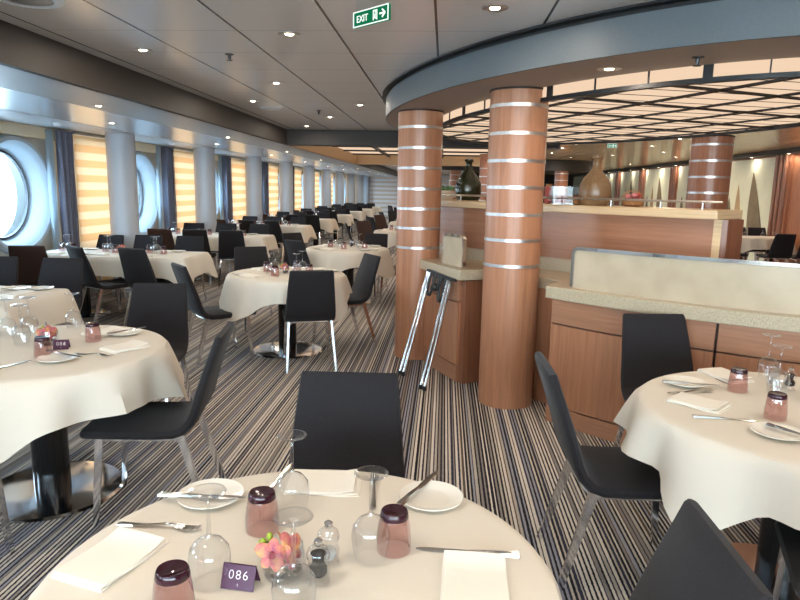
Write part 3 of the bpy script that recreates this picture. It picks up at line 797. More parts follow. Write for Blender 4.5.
def rect_table(x0, x1, y0, y1, name, where, seed):
    t = empty('window_dining_table', ((x0+x1)/2, (y0+y1)/2, 0), 'long dining table on two black pedestals, %s' % where, 'table', 'long window tables')
    w, d = x1-x0, y1-y0
    MB().box((0, 0, .73), (w-.03, d-.03, .024)).build('tabletop', M['black_gloss'], t)
    for sx in (-1, 1):
        MB().lathe([(.07, .02), (.07, .718)], 20, (sx*w*.26, 0, 0)).build('pedestal', M['black_gloss'], t, True)
        MB().lathe([(.28, 0), (.285, .006), (.27, .016), (.08, .022)], 32, (sx*w*.26, 0, 0)).build('base_plate', M['chrome'], t, True)
    path = []; rc = .03
    def corner(cx, cy, a0):
        for q in range(5):
            a = a0+q*PI/8; path.append((cx+rc*math.cos(a), cy+rc*math.sin(a), math.cos(a), math.sin(a)))
    def side(p, q, nx, ny, k):
        for i in range(1, k): path.append((p[0]+(q[0]-p[0])*i/k, p[1]+(q[1]-p[1])*i/k, nx, ny))
    corner(x1-rc, y1-rc, 0); side((x1-rc, y1), (x0+rc, y1), 0, 1, 24)
    corner(x0+rc, y1-rc, PI/2); side((x0, y1-rc), (x0, y0+rc), -1, 0, 10)
    corner(x0+rc, y0+rc, PI); side((x0+rc, y0), (x1-rc, y0), 0, -1, 24)
    corner(x1-rc, y0+rc, 1.5*PI); side((x1, y0+rc), (x1, y1-rc), 1, 0, 10)
    cs = [(x0, y0), (x0, y1), (x1, y0), (x1, y1)]
    n = len(path)
    def cf(u):
        x, y = path[min(n-1, int(round(u*n)))][:2]
        return max(math.exp(-(math.hypot(x-a, y-b)/.13)**2) for a, b in cs)
    cloth(path, 'white tablecloth hanging over the %s' % name, seed, .215, .31, cf, .07)

# ------------------------------------------------------------------ tableware prototypes (first use is the object itself)
PROTO = {}
def lift(o): o.location = (0, 0, -60); return o
def proto(kind, tilt=None):
    if kind in PROTO: return PROTO[kind]
    if kind == 'wine_glass':   # stands upside down on its rim
        prof = [(.0335, 0), (.0405, .035), (.0425, .055), (.039, .078), (.026, .094), (.008, .102), (.0042, .112), (.0038, .15), (.0042, .186), (.009, .192), (.030, .1962), (.0365, .1982), (.0373, .1995), (.0365, .2008), (.030, .2012)]
        o = MB().lathe(prof, 28, cap=False).build('wine_glass', M['glass'], None, True)
    elif kind == 'tumbler':
        rings = []; seg = 32
        for z, r0, r1 in ((0, .0385, 0), (.012, .0385, .0), (.03, .038, .0012), (.06, .035, .0014), (.078, .0325, 0), (.079, .0322, 0)):
            rings.append([Vector(((r0+r1*math.cos(8*2*PI*i/seg))*math.cos(2*PI*i/seg), (r0+r1*math.cos(8*2*PI*i/seg))*math.sin(2*PI*i/seg), z)) for i in range(seg)])
        o = MB().loft(rings, cap=False).build('tumbler', M['rose'], None, True)
        MB().lathe([(.0318, .0785), (.0328, .081), (.0305, .093), (.0285, .096), (.018, .094), (.001, .093)], 28).build('thick_base', M['plum'], o, True)
    elif kind == 'side_plate':
        o = MB().lathe([(.04, .0), (.05, .002), (.078, .011), (.084, .0135), (.0835, .016), (.077, .014), (.053, .006), (.048, .005), (.001, .005)], 44).build('side_plate', M['porcelain'], None, True)
    elif kind == 'table_knife':
        m = MB()
        prof = [(-.115, .008, .006), (-.112, .0095, .007), (-.05, .008, .006), (-.012, .0055, .0045), (0, .0065, .003), (.02, .0085, .0022), (.07, .009, .002), (.10, .007, .0018), (.117, .002, .0014)]
        m.loft([[Vector((x, -w, 0)), Vector((x, w, 0)), Vector((x, w*.7, h)), Vector((x, -w*.7, h))] for x, w, h in prof])
        o = m.build('table_knife', M['steel'], None, True)
    elif kind == 'table_fork':
        m = MB()
        prof = [(-.10, .007, .004, 0), (-.09, .008, .005, 0), (-.03, .005, .004, .002), (.02, .0035, .004, .009), (.04, .005, .003, .010), (.055, .011, .0022, .006), (.066, .012, .002, .004)]
        m.loft([[Vector((x, -w, z)), Vector((x, w, z)), Vector((x, w*.8, z+h)), Vector((x, -w*.8, z+h))] for x, w, h, z in prof])
        for k in range(4):
            yy = -.0095+k*.00633; m.bar((.064, yy, .005), (.085, yy, .004), .0036, .002, .0036, .002, (0, 1, 0)); m.bar((.084, yy, .004), (.104, yy*.92, .009), .0036, .002, .0022, .0016, (0, 1, 0))
        o = m.build('table_fork', M['steel'], None, True)
    elif kind == 'napkin':
        m = MB()
        for q, (x0, x1, y0, y1, z) in enumerate(((-.10, .10, -.065, .065, .0), (-.098, .094, -.063, .066, .007), (-.094, .085, -.067, .064, .014))):
            rows = []
            for i in range(13):
                t = i/12; x = x0+(x1-x0)*t
                zz = z*.6 + .0025 + .003*math.sin(t*5+q)*(t) + (.010*max(0, t-.8)*5*.4 if q == 2 else 0)
                rows.append([Vector((x, y0+.003*math.sin(t*7+q), zz-.003)), Vector((x, y1, zz-.003)), Vector((x, y1+.002, zz)), Vector((x, y1, zz+.0022)), Vector((x, (y0+y1)/2, zz+.0036)), Vector((x, y0, zz+.0022))])
            m.loft(rows)
        o = m.build('napkin', M['napkin'], None, True)
    elif kind == 'mill_pepper' or kind == 'mill_salt':
        o = MB().lathe([(.024, 0), (.025, .006), (.021, .012), (.024, .022), (.024, .036), (.019, .046), (.019, .05), (.024, .058), (.0245, .066), (.02, .076), (.012, .082), (.006, .084)], 24, cap=False).build('pepper_mill' if kind == 'mill_pepper' else 'salt_mill', M['acrylic'], None, True)
        MB().lathe([(.006, .083), (.0095, .088), (.0095, .094), (.004, .0985), (.001, .099)], 16).build('knob', M['chrome'], o, True)
        if kind == 'mill_pepper': MB().lathe([(.014, .018), (.019, .024), (.019, .035), (.012, .046), (.012, .058), (.016, .066), (.008, .07)], 16).build('peppercorns', M['pepper'], o, True)
        else: MB().lathe([(.014, .012), (.017, .02), (.017, .03), (.012, .036)], 16).build('salt', M['salt'], o, True)
    elif kind == 'orchid_vase':
        o = MB().lathe([(.001, .0), (.034, .0), (.043, .012), (.046, .03), (.043, .055), (.040, .072), (.0385, .072), (.041, .05), (.043, .03)], 28, cap=False).build('orchid_vase', M['glass'], None, True)
        m = MB(); rng = random.Random(5)
        for i in range(34):
            a = rng.uniform(0, 6.28); r_ = rng.uniform(0, .032); m.ico((r_*math.cos(a), r_*math.sin(a), .008+rng.uniform(0, .016)), .008, 1, (1, .8, .7))
        m.build('pebbles', M['pebble'], o, True)
        for f_, (fx, fy, fz, tl) in enumerate(((-.016, -.026, .062, 0.), (.016, -.012, .066, 1.4), (.0, .02, .06, 3.0))):
            fl = MB()
            for k in range(5):
                a = k*2*PI/5+.3+tl; big = 1.0 if k % 2 == 0 else .8
                T = Matrix.Rotation(tl*.8, 4, 'Z') @ Matrix.Rotation(R(62), 4, 'X') @ Matrix.Rotation(a, 4, 'Z')
                Tm = Matrix.Translation((fx, fy, fz)) @ T @ Matrix.Translation((.019*big, 0, .003)) @ Matrix.Diagonal((1.0, .72, .14, 1))
                bmesh.ops.create_icosphere(fl.bm, subdivisions=2, radius=.021*big, matrix=Tm)
            fo = fl.build('flower', M['petal'], o, True)
            MB().ico((fx, fy-.004, fz), .0075, 2, (1, 1, 1.2)).build('throat', M['petal_d'], fo, True)
        MB().tube([(.0, .0, .02), (-.01, .0, .06), (-.035, -.006, .078)], .002, 6).build('stem', M['bud'], o)
        for bx, by, bz in ((-.04, -.01, .078), (-.028, -.004, .088), (-.047, -.002, .07)): MB().ico((bx, by, bz), .0085, 2, (.8, .8, 1.2)).build('bud', M['bud'], o, True)
    elif kind == 'number_card':
        m = MB(); w, hh, dp = .035, .045, .02
        m.loft([[Vector((-w, -dp, 0)), Vector((w, -dp, 0)), Vector((w, -dp+.0015, 0)), Vector((-w, -dp+.0015, 0))], [Vector((-w, 0, hh)), Vector((w, 0, hh)), Vector((w, .0015, hh)), Vector((-w, .0015, hh))]])
        m.loft([[Vector((-w, dp, 0)), Vector((w, dp, 0)), Vector((w, dp-.0015, 0)), Vector((-w, dp-.0015, 0))], [Vector((-w, 0, hh)), Vector((w, 0, hh)), Vector((w, -.0015, hh)), Vector((-w, -.0015, hh))]])
        o = m.build('number_card', M['purple'], None)
    PROTO[kind] = o; o['category'] = {'wine_glass': 'glass', 'tumbler': 'glass', 'side_plate': 'plate', 'table_knife': 'knife', 'table_fork': 'fork', 'napkin': 'napkin', 'mill_pepper': 'pepper mill', 'mill_salt': 'salt mill', 'orchid_vase': 'vase', 'number_card': 'sign'}[kind]; o['kind'] = 'thing'
    o['fresh'] = 1
    return o
def put(kind, x, y, ang, label, group, z=ZT+.0015, tilt=None):
    o = proto(kind)
    if o.get('fresh'):
        del o['fresh']; o.location = (x, y, z); o.rotation_euler = (0, 0, R(ang)); o['label'] = label; o['group'] = group
    else: o = dup(o, (x, y, z), R(ang), label, group)
    if tilt: o.rotation_euler = (tilt[0], tilt[1], R(ang))
    return o
def text_mesh(cu):
    tmp = bpy.data.objects.new('lettering', cu); COL.objects.link(tmp)
    me = bpy.data.meshes.new_from_object(tmp.evaluated_get(bpy.context.evaluated_depsgraph_get()))
    bpy.data.objects.remove(tmp); me.name = 'lettering'
    o = bpy.data.objects.new('lettering', me); COL.objects.link(o); return o
def card_text(card, txt, small):
    for s_, size, dz in ((txt, .021, .019), (small, .009, .006)):
        if not s_: continue
        cu = bpy.data.curves.new('lettering', 'FONT'); cu.body = s_; cu.size = size*1.2; cu.align_x = 'CENTER'; cu.extrude = .0003
        cu.space_character = 1.2; cu.offset = -.0004
        cu.materials.append(M['card_white'])
        o = text_mesh(cu); o.parent = card
        sl = math.atan2(.045, .02); f = dz/.045
        o.location = (0, -.02*(1-f)-.0012, dz); o.rotation_euler = (sl, 0, 0)

# === the front round table
FX, FY, FR = -.275, 1.206, .535
FT = 'front round table'
round_table(FX, FY, FR, FT, 'under the cloth of the front round table', 1, R(20))
G_ = 'settings on the front round table'
put('wine_glass', -.455, 1.165, 0, 'upside-down wine glass on the front table in front of left plate', G_)
put('wine_glass', -.262, 1.085, 0, 'upside-down wine glass nearest the camera, in front of the orchid vase', G_)
put('wine_glass', -.358, 1.475, 0, 'upside-down wine glass behind the orchid vase by the back napkin', G_)
put('wine_glass', -.139, 1.285, 0, 'upside-down wine glass right of the mills on the front table', G_)
put('tumbler', -.408, 1.38, 10, 'upside-down rose tumbler behind the orchid vase on the front table', G_)
put('tumbler', -.091, 1.325, 10, 'upside-down rose tumbler near the right plate on the front table', G_)
put('tumbler', -.487, 1.062, 10, 'upside-down rose tumbler at the bottom edge beside the left napkin', G_)
put('side_plate', -.583, 1.515, 0, 'white side plate with knife across at left of front table', G_)
put('side_plate', -.012, 1.565, 0, 'white side plate with knife resting on its edge, front table right', G_)
put('table_knife', -.594, 1.492, 3, 'steel knife lying across the left plate on the front table', G_, ZT+.0185)
put('table_knife', -.045, 1.60, 66, 'steel knife propped on the right plate of the front table', G_, ZT+.0185)
put('table_knife', .076, 1.33, 178, 'steel knife above the right-hand napkin on the front table', G_)
put('table_fork', -.655, 1.362, -2, 'steel fork above the left napkin on the front table', G_)
put('table_fork', -.166, 1.60, 95, 'steel fork behind the right wine glass on the front table', G_)
put('table_knife', -.437, 1.635, 84, 'steel knife beside the back napkin on the front table', G_)
put('napkin', -.692, 1.225, 74, 'folded white napkin at the left of the front round table', G_)
put('napkin', -.305, 1.625, 3, 'folded white napkin at the back of the front round table', G_)
put('napkin', .085, 1.215, 88, 'folded white napkin at the right of the front round table', G_)
put('orchid_vase', -.312, 1.205, 0, 'glass orchid vase in the centre of the front round table', 'orchid vases')
put('mill_pepper', -.236, 1.187, 0, 'clear acrylic pepper mill beside the orchid vase on front table', G_)
put('mill_salt', -.228, 1.258, 0, 'clear acrylic salt mill behind the pepper mill on front table', G_)
c = put('number_card', -.392, 1.165, -6, 'purple number card reading 086 on the front round table', 'table number cards'); card_text(c, '086', '4')
chair(-.315, 1.93, .05, -1, 'charcoal chair across the front round table, facing the camera')

# === the left round table
AX, AY, AR = -1.95, 2.93, .575
AT = 'left round table'
round_table(AX, AY, AR, AT, 'under the cloth of the left round table', 2, 0, .195, .32, [(281, 15), (20, 16), (110, 20), (200, 20)])
G_ = 'settings on the left round table'
put('tumbler', -1.845, 2.775, 20, 'upside-down rose tumbler at the front of the left round table', G_)
put('tumbler', -1.785, 3.10, 20, 'upside-down rose tumbler at the back right of the left table', G_)
for (x, y), w in zip(((-2.263, 3.126), (-2.19, 3.20), (-2.09, 2.985), (-2.041, 3.36)), ('leftmost upside-down wine glass', 'back left upside-down wine glass', 'front centre upside-down wine glass', 'back right upside-down wine glass')):
    put('wine_glass', x, y, 0, w + ' on the left round table', G_)
put('side_plate', -1.745, 2.725, 0, 'white side plate at the front edge of the left round table', G_)
put('side_plate', -1.70, 3.27, 0, 'white side plate at the back right of the left round table', G_)
put('table_knife', -1.70, 3.29, 60, 'steel knife on the back right plate of the left table', G_, ZT+.0185)
put('table_knife', -1.90, 2.60, 70, 'steel knife at the left front edge of the left table', G_)
put('table_fork', -1.64, 2.83, -6, 'steel fork between plate and napkin on the left table', G_)
put('table_knife', -1.74, 2.775, -20, 'steel knife on the front plate of the left table', G_, ZT+.0185)
put('napkin', -1.555, 2.985, 60, 'folded white napkin at the right edge of the left table', G_)
put('napkin', -1.82, 3.28, 60, 'folded white napkin beside back tumbler on the left table', G_)
put('orchid_vase', -1.955, 3.0, 0, 'glass orchid vase in the centre of the left round table', 'orchid vases')
put('mill_pepper', -2.02, 3.08, 0, 'clear pepper mill behind the orchid vase on left table', G_)
c = put('number_card', -1.85, 2.93, 18, 'purple number card reading 084 on the left round table', 'table number cards'); card_text(c, '084', '')
chair(-1.365, 2.86, -.98, -.16, 'charcoal chair right of the left round table, seen side on')
chair(-1.90, 3.90, .12, -1, 'charcoal chair behind the left round table, facing the camera')
chair(-2.0, 2.16, .05, 1, 'chair at the left picture edge with only its chrome leg showing')

# === the right round table
GX, GY, GR = 1.37, 2.42, .58
round_table(GX, GY, GR, 'right round table by the buffet', 'under the cloth of the right round table', 3, 0, .165, .28, [(217, 11), (300, 18), (30, 20), (122, 22)])
G_ = 'settings on the right round table'
put('tumbler', 1.239, 2.655, 0, 'upside-down rose tumbler towards the back of the right table', G_)
put('tumbler', 1.232, 2.33, 0, 'upside-down rose tumbler towards the front of the right table', G_)
put('wine_glass', 1.456, 2.86, 0, 'upside-down wine glass at the back of the right table', G_)
put('wine_glass', 1.394, 2.645, 0, 'upside-down wine glass beside the mills on the right table', G_)
put('side_plate', 1.05, 2.72, 0, 'white side plate at the left back of the right table', G_)
put('side_plate', 1.155, 2.155, 0, 'white side plate at the front edge of the right table', G_)
put('table_knife', 1.06, 2.68, -4, 'steel knife across the left back plate on right table', G_, ZT+.0185)
put('table_knife', 1.215, 2.12, -52, 'steel knife across the front plate on the right table', G_, ZT+.0185)
put('table_knife', 1.045, 2.30, -4, 'steel knife between napkin and front plate on right table', G_)
put('table_fork', 1.03, 2.605, 14, 'steel fork below the left back plate on the right table', G_)
put('table_knife', 1.225, 2.86, -80, 'steel knife at the back edge of the right table', G_)
put('napkin', 1.01, 2.46, -42, 'folded white napkin at the left of the right table', G_)
put('napkin', 1.28, 2.87, -70, 'folded white napkin at the back of the right table', G_)
put('side_plate', 1.66, 2.72, 0, 'white side plate at the right back of the right table', G_)
put('orchid_vase', 1.50, 2.56, 40, 'glass orchid vase in the centre of the right round table', 'orchid vases')
put('mill_pepper', 1.47, 2.70, 0, 'clear pepper mill behind wine glass on the right table', G_)
put('mill_salt', 1.42, 2.73, 0, 'clear salt mill left of pepper mill on the right table', G_)
chair(.765, 2.52, 1, .02, 'charcoal chair left of the right round table, seen side on')
chair(1.25, 3.32, .13, -1, 'charcoal chair between the buffet cabinets and right round table')
GNEAR = chair(.225, 1.205, -1, .0, 'charcoal chair tucked at the right of the front round table, bottom right corner')
chair(1.29, 1.82, .30, .95, 'chair at the right picture edge, only seat corner and chrome leg showing')

# === generic settings for the tables further off
def place(x, y, ang, desc, grp, full=True, seed=0):
    """one place; ang (deg) points from the diner to the table centre"""
    rng = random.Random(seed); c_, s_ = math.cos(R(ang)), math.sin(R(ang))
    def at(u, v): return (x + c_*u - s_*v, y + s_*u + c_*v)
    j = lambda: rng.uniform(-.012, .012)
    put('tumbler', *(a+j() for a in at(.20, -.10)), rng.uniform(0, 90), 'upside-down rose tumbler, %s' % desc, grp)
    put('wine_glass', *(a+j() for a in at(.22, .0)), 0, 'upside-down wine glass, %s' % desc, grp)
    if full:
        put('side_plate', *at(-.0, .16), 0, 'white side plate, %s' % desc, grp)
        put('napkin', *at(.0, .0), ang+90+rng.uniform(-15, 15), 'folded white napkin, %s' % desc, grp)
def round_places(cx, cy, r, a0, name, full=True, n=4):
    for q in range(n):
        a = a0 + q*360/n
        side = ['near left', 'near right', 'far right', 'far left'][q] if n == 4 else ORD[q]
        place(cx-(r-.15)*math.cos(R(a)), cy-(r-.15)*math.sin(R(a)), a, '%s place of the %s' % (side, name), 'settings on the ' + name, full, q+int(cx*100))
# centre round table
CX, CY, CR = -1.465, 5.91, .545
round_table(CX, CY, CR, 'centre round table', 'under the cloth of the centre round table', 4, R(8), .18, .36)
round_places(CX, CY, CR, 50, 'centre round table')
put('orchid_vase', CX-.02, CY+.0, 30, 'glass orchid vase in the middle of the centre round table', 'orchid vases')
chair(-1.17, 5.47, -.30, .95, 'charcoal chair with its back to the camera at the centre round table')
chair(-1.99, 5.52, .77, .64, 'charcoal chair left of the centre round table, turned sideways')
chair(-1.02, 6.37, -.85, -.53, 'charcoal chair right of the centre round table, seen from its side')
chair(-2.0, 6.78, .49, -.87, 'charcoal chair beyond the centre round table on its window side')
# round table behind it
DX, DY, DR = -1.30, 8.66, .56
DN = 'round table behind the centre one'
round_table(DX, DY, DR, DN, 'under the cloth of the round table behind the centre one', 5, R(20), .19, .36)
round_places(DX, DY, DR, 60, DN)
put('mill_pepper', DX+.05, DY, 0, 'clear pepper mill in the middle of the round table behind the centre one', 'mills on the further tables')
chair(-1.70, 8.36, .62, .78, 'charcoal chair at the near left of the round table behind the centre one')
chair(-.66, 8.80, -.95, -.2, 'charcoal chair next to the left pillar, at the round table behind the centre')
chair(-1.10, 9.36, -.25, -.95, 'charcoal chair at the far side of the round table behind the centre one')
chair(-1.98, 9.20, .8, -.6, 'charcoal chair at the far left of the round table behind the centre one')
# rounds further down the aisle
def far_round(cx, cy, name, seed, chs, full=False):
    round_table(cx, cy, .54, name, 'under the cloth of the %s' % name, seed, R(seed*17 % 90), .2, .36)
    round_places(cx, cy, .54, 45, name, full)
    for x, y, w, kd in chs:
        chair(x, y, cx-x, cy-y, '%s chair at the %s side of the %s' % ('charcoal' if kd == 'charcoal' else 'dark brown', w, name), kd)
K_ = 'charcoal'
far_round(-.82, 12.6, 'third round table along the aisle', 11, [(-1.56, 12.45, 'left', K_), (-1.45, 13.2, 'far left', 'brown'), (-.25, 12.1, 'near right', K_), (-.5, 13.3, 'far', K_)], True)
far_round(-.80, 16.0, 'fourth round table along the aisle', 12, [(-1.5, 15.5, 'left', K_), (-1.42, 16.5, 'far left', 'brown'), (-.6, 16.75, 'far', K_)])
far_round(-.85, 19.4, 'fifth round table along the aisle', 13, [(-1.55, 19.1, 'left', K_), (-1.4, 20.0, 'far left', K_), (-.6, 20.1, 'far', K_)])
far_round(-.95, 23.0, 'sixth round table along the aisle', 14, [(-1.6, 22.7, 'left', K_), (-1.5, 23.6, 'far left', K_)])
far_round(-1.3, 27.0, 'seventh round table along the aisle', 15, [(-1.95, 26.6, 'left', K_), (-1.3, 27.8, 'far', K_)])

# === long tables by the windows
for k in range(-1, 8):
    y0 = 6.90 + 3.07*k if k >= 0 else 3.93
    y1 = y0 + .78
    nm = '%s window table from the front' % ORD[k+1]
    rect_table(-4.72, -2.87, y0, y1, nm, ORD[k+1] + ' in the row from the front', 20+k)
    seats = [(-4.45, 'window'), (-3.92, 'middle'), (-3.36, 'aisle')]
    rng = random.Random(k*7+1)
    for q, (sx, sn) in enumerate(seats):
        if k >= 0:
            tw = [-.25, .62, .30][q] if k == 0 else rng.uniform(-.25, .45)
            kd = 'brown' if q == 0 and k < 5 else K_
            chair(sx+(.05 if k else (-.08, .17, .17)[q]), y0-.02, math.sin(tw), math.cos(tw), '%s chair, near side %s seat of the %s' % ('dark brown' if kd == 'brown' else K_, sn, nm), kd)
        if k == -1:
            if q > 0: chair([-4.4, -4.02, -3.41][q], 5.20, .05, -1, 'charcoal chair, far side %s seat of the %s' % (sn, nm))
        else:
            tw = rng.uniform(-.15, .15)
            chair(sx, y1+(.36 if q else .24), math.sin(tw), -math.cos(tw), 'charcoal chair, far side %s seat of the %s' % (sn, nm))
        if k <= 4:
            g_ = 'settings on the ' + nm
            if k >= 0: place(sx, y0+.13, 90, 'near side %s seat, %s' % (sn, nm), g_, k <= 2, k*31+q)
            if k >= 0 or q > 0: place(sx, y1-.13, -90, 'far side %s seat, %s' % (sn, nm), g_, k <= 2, k*37+q+5)
    if k == 0: put('orchid_vase', -3.78, 7.30, 0, 'orchid vase in the middle of the second window table', 'orchid vases')
# a round pillar-side setting on the nearest window table's aisle end
put('side_plate', -3.03, 4.60, 0, 'white side plate on the aisle end of the first window table', 'settings on the first window table from the front')
put('napkin', -3.05, 4.36, 80, 'folded white napkin on the aisle end of the first window table', 'settings on the first window table from the front')

# === tables beyond the buffet, by the right wall
rect_table(5.75, 6.75, 12.9, 13.6, 'table beyond the buffet by the right wall', 'beyond the buffet by the wood panelled wall', 51)
for q, (x, y, fx, fy, w) in enumerate(((6.2, 12.45, 0, 1, 'nearest the camera at the table beyond the buffet'), (6.72, 12.45, .05, 1, 'cut by the right picture edge at the table beyond the buffet'), (6.30, 13.98, 0, -1, 'far left side of the table beyond the buffet'), (6.72, 14.0, .0, -1, 'far right side of the table beyond the buffet'), (5.5, 12.75, 1, .3, 'at the bar end of the table beyond the buffet'))):
    chair(x, y, fx, fy, 'black chair, ' + w)
for q, x in enumerate((5.95, 6.35, 6.62)):
    put('wine_glass', x, 13.15+.12*q, 0, 'upside-down wine glass, %s from the left on the table beyond the buffet' % ORD[q], 'glasses beyond the buffet')

# ------------------------------------------------------------------ ceiling fittings
def fitting_down(x, y, z, label, group):
    t = empty('ceiling_downlight', (x, y, z), label, 'ceiling light', group)
    MB().lathe([(.027, -.001), (.04, -.005), (.06, -.004), (.066, -.001), (.066, .004)], 28, cap=False).build('trim_ring', M['brushed'], t, True)
    MB().lathe([(.001, -.005), (.022, -.005), (.028, .002)], 20).build('lens', M['lens'], t, True)
    return t
LAMPS = []
def lamp_group(pts, z, desc, grp, power):
    for q, (x, y) in enumerate(pts):
        fitting_down(x, y, z, '%s recessed downlight from the front, %s' % (ORD[q], desc), grp); LAMPS.append((x, y, z, power))
lamp_group([(-2.08, 4.45), (-2.08, 6.99), (-2.08, 9.7)], ZC, 'in the ceiling row beside the dark bulkhead', 'downlights in the main ceiling', 16)
lamp_group([(-1.51, 5.79), (-1.51, 8.46)], ZC, 'in the second ceiling row from the bulkhead', 'downlights in the main ceiling', 16)
lamp_group([(-.955, 3.98), (-.955, 7.22)], ZC, 'in the ceiling row left of the exit sign', 'downlights in the main ceiling', 16)
lamp_group([(.221, 3.42)], ZC, 'right of the exit sign above the front pillar', 'downlights in the main ceiling', 16)
lamp_group([(-3.03, 5.58+3.38*k) for k in range(9)], ZL, 'in the lower window ceiling near the bulkhead', 'downlights in the window ceiling', 9)
lamp_group([(-3.72, 7.11+3.33*k) for k in range(8)], ZL, 'in the polished strip of the window ceiling', 'downlights in the window ceiling', 9)
lamp_group([(-1.5, 20.5), (-1.5, 24.5), (-1.5, 28.5), (-1.5, 32.5)], ZC, 'added to the far ceiling to light the wall', 'added downlights in the far ceiling', 60)  # lamps added to brighten the dull far wall
lamp_group([(.896, 3.82)], ZS, 'in the underside of the oval soffit', 'downlights in the soffit', 12)
rpts = [(2.57, 13.3), (2.52, 14.5), (2.6, 16.4), (3.44, 18.4), (4.25, 20.9), (4.3, 24.3), (4.2, 16.9), (6.0, 21.8), (4.12, 13.5), (4.97, 15.4), (5.9, 17.3), (4.03, 11.7)]
lamp_group(rpts, 2.5, 'in the tan ceiling beyond the buffet', 'downlights in the tan ceiling', 60)
lamp_group([(XR-.17, 12.1+1.6*k) for k in range(12)], 2.405, 'along the fascia of the right wall', 'downlights along the right wall', 9)
def sprinkler(x, y, z, label):
    t = empty('sprinkler_head', (x, y, z+.001), label, 'sprinkler', 'ceiling sprinkler heads')
    MB().lathe([(.03, 0), (.03, -.006), (.012, -.01), (.009, -.035)], 16).build('body', M['gunmetal'], t, True)
    MB().lathe([(.02, -.045), (.022, -.042), (.004, -.04)], 12).build('deflector', M['gunmetal'], t, True)
    MB().bar((0, 0, -.03), (0, 0, -.045), .012, .003).build('yoke', M['gunmetal'], t)
sprinkler(-1.52, 4.57, ZC, 'small dark sprinkler head in the main ceiling nearest the camera')
sprinkler(-1.52, 7.77, ZC, 'small dark sprinkler head in the main ceiling further back')
sprinkler(1.252, 3.485, ZS, 'sprinkler head under the oval soffit at the right')
for q, (x, y, r_, lb) in enumerate(((-2.10, 3.25, .17, 'large round white ceiling vent at the top left corner'), (-2.045, 7.58, .13, 'flush round ceiling vent further back beside the bulkhead'))):
    t = empty('ceiling_vent', (x, y, ZC), lb, 'vent', 'round ceiling vents')
    MB().lathe([(r_, .002), (r_, -.006), (r_*.85, -.014), (r_*.7, -.006)], 40, cap=False).build('frame', M['white_metal'], t, True)
    MB().lathe([(.001, -.01), (r_*.6, -.012), (r_*.68, -.004), (r_*.68, .0)], 40).build('cone', M['brushed' if q == 0 else 'white_metal'], t, True)
for q, (x, y) in enumerate(((-4.40, 7.2), (-4.40, 10.27))):
    o = MB().lathe([(.05, 0), (.048, -.02), (.03, -.032), (.001, -.034)], 24).build('smoke_detector', M['white_metal'], None, True, loc=(x, y, ZL)); tag(o, 'white dome smoke detector %s in the window ceiling edge' % ['nearer the camera', 'further back'][q], 'smoke detector', 'smoke detectors')

# exit sign hung from the ceiling
def exit_sign(p0, p1, zt, h, label, big=True):
    p0, p1 = Vector((*p0, 0)), Vector((*p1, 0)); w = (p1-p0).length; mid = (p0+p1)/2; a = math.atan2(p1.y-p0.y, p1.x-p0.x)
    t = empty('exit_sign', (mid.x, mid.y, zt-h), label, 'sign', rz=a)
    MB().box((0, .004, h/2), (w, .012, h)).build('sign_plate', M['exit_green'], t)
    b = MB()
    bt = .004
    for c_, d_ in (((0, -.003, bt/2), (w, .003, bt)), ((0, -.003, h-bt/2), (w, .003, bt)), ((-w/2+bt/2, -.003, h/2), (bt, .003, h)), ((w/2-bt/2, -.003, h/2), (bt, .003, h))): b.box(c_, d_)
    b.build('white_border', M['exit_white'], t)
    if big: MB().box((0, .004, h+.06), (w*.9, .006, .12)).build('clear_hanger', M['pane'], t)
    cu = bpy.data.curves.new('lettering', 'FONT'); cu.body = 'EXIT'; cu.size = h*.62; cu.extrude = .001; cu.align_x = 'LEFT'; cu.materials.append(M['exit_white'])
    o = text_mesh(cu); o.parent = t; o.location = (-w*.40, -.0035, h*.28); o.rotation_euler = (PI/2, 0, 0)
    o.scale = (.92, 1, 1)
    ic = MB()      # running figure in a doorway, and arrow
    s = h
    ic.box((w*.085, -.003, h*.5), (s*.05, .003, s*.62)); ic.box((w*.185, -.003, h*.5), (s*.05, .003, s*.62)); ic.box((w*.135, -.003, h*.78), (w*.12, .003, s*.06))
    ic.lathe([(.001, 0), (s*.055, 0), (s*.055, .003), (.001, .003)], 12, M4=Matrix.Translation((w*.14, -.0015, h*.67)) @ Matrix.Rotation(PI/2, 4, 'X'))
    ic.bar((w*.14, -.003, h*.58), (w*.13, -.003, h*.4), s*.09, .003, xd=(1, 0, 0)); ic.bar((w*.13, -.003, h*.4), (w*.165, -.003, h*.24), s*.06, .003, xd=(1, 0, 0)); ic.bar((w*.13, -.003, h*.4), (w*.095, -.003, h*.28), s*.06, .003, xd=(1, 0, 0))
    ic.bar((w*.26, -.003, h*.5), (w*.40, -.003, h*.5), s*.10, .003, xd=(0, 0, 1))
    ic.bar((w*.41, -.003, h*.5), (w*.33, -.003, h*.74), s*.10, .003, xd=(1, 0, 0)); ic.bar((w*.41, -.003, h*.5), (w*.33, -.003, h*.26), s*.10, .003, xd=(1, 0, 0))
    ic.build('pictogram', M['exit_white'], t)
exit_sign((-.407, 2.852), (-.245, 2.705), 2.28, .062, 'green backlit exit sign with white arrow hanging from the ceiling')
exit_sign((3.0, 12.5), (3.17, 12.5), 2.46, .075, 'small green exit sign in the tan ceiling beyond the buffet', False)

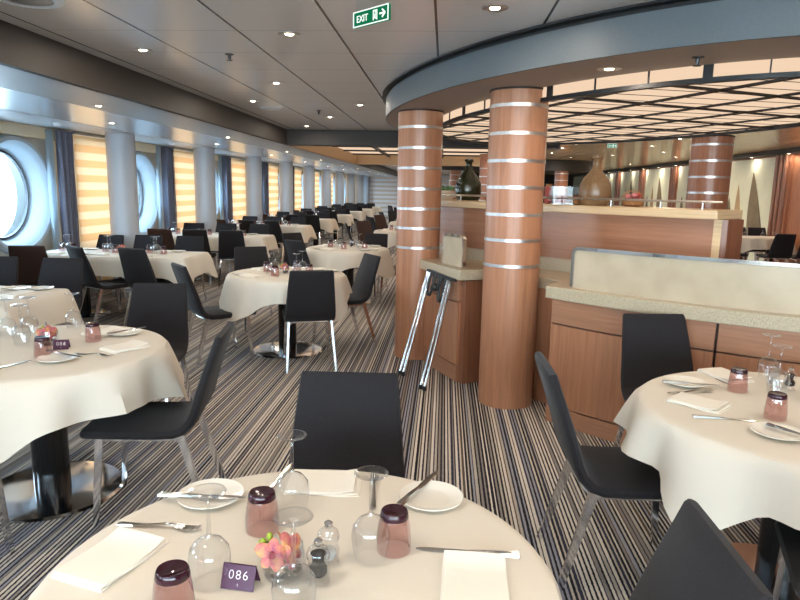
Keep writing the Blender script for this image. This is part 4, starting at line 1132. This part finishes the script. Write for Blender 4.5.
# ------------------------------------------------------------------ light
def area(name, loc, direction, size, energy, color, shape='DISK', size_y=None, spread=None):
    l = bpy.data.lights.new(name, 'AREA'); l.shape = shape; l.size = size
    if size_y: l.size_y = size_y
    l.energy = energy; l.color = color
    if spread: l.spread = spread
    o = bpy.data.objects.new(name, l); COL.objects.link(o); o.location = loc
    o.rotation_euler = Vector(direction).to_track_quat('-Z', 'Y').to_euler(); return o
WARM = (1., .86, .70)
LP = .30
for x, y, z, p in LAMPS: area('downlight_lamp', (x, y, z-.012), (0, 0, -1), .06, p*LP, WARM)
for x, y in ((-2.08, 1.9), (-.955, .7), (.221, .2), (-.955, -2.2), (1.4, .4), (1.4, -2.2), (-2.08, -.7), (.221, -2.6), (2.0, 1.9)):
    area('downlight_lamp', (x, y, ZC-.012), (0, 0, -1), .06, 26*LP, WARM)
for x, y in ((3.2, 2.2), (4.6, .6), (4.6, 3.6), (5.9, 5.5), (5.9, 8.5)):
    area('downlight_lamp', (x, y, 2.488), (0, 0, -1), .06, 20*LP, WARM)
# lamps behind the striped blinds
for k in range(0, 9):
    area('blind_lamp', (-5.0, COL0+BAY*k+.13, 1.12), (1, 0, .0), 1.08, 10, (1., .93, .82), 'RECTANGLE', 2.0)
# daylight: portals in the round windows and the added aft windows, sky outside
for cy in PORTS:
    p = area('window_portal', (XL-.2, cy, 1.395), (1, 0, 0), 1.06, 1, (1, 1, 1)); p.data.cycles.is_portal = True
for x0_, x1_ in ((-4.2, -.4), (-.1, 3.8)):
    p = area('window_portal', ((x0_+x1_)/2, Y0+.02, 1.45), (0, 1, 0), x1_-x0_, 1, (1, 1, 1), 'RECTANGLE', 1.5); p.data.cycles.is_portal = True
w = bpy.data.worlds.new('daylight'); scene.world = w; w.use_nodes = True
nt = w.node_tree; nt.nodes.clear()
out = N(nt, 'ShaderNodeOutputWorld'); bg = N(nt, 'ShaderNodeBackground')
tc = N(nt, 'ShaderNodeTexCoord'); sx = N(nt, 'ShaderNodeSeparateXYZ'); L(nt, tc.outputs['Generated'], sx.inputs[0])
L(nt, ramp(nt, sx.outputs['Z'], [(0, (.74, .80, .84)), (.1, (.66, .78, .86)), (.5, (.46, .68, .88)), (1, (.42, .62, .90))]), bg.inputs[0])
bg.inputs[1].default_value = 17.0
L(nt, bg.outputs[0], out.inputs[0])
sun = bpy.data.lights.new('sun', 'SUN'); sun.energy = 4; sun.angle = R(1); so = bpy.data.objects.new('sun', sun); COL.objects.link(so)
so.rotation_euler = Vector((-.45, .35, -.85)).to_track_quat('-Z', 'Y').to_euler()

# ------------------------------------------------------------------ view
vs = scene.view_settings; vs.view_transform = 'Standard'; vs.look = 'None'; vs.gamma = 1; vs.use_curve_mapping = False
vs.exposure = .6
scene.cycles.use_denoising = True
scene.cycles.max_bounces = 8; scene.cycles.transparent_max_bounces = 24; scene.cycles.diffuse_bounces = 4; scene.cycles.glossy_bounces = 4
scene.cycles.sample_clamp_indirect = 4.0
scene.cycles.caustics_reflective = False; scene.cycles.caustics_refractive = False
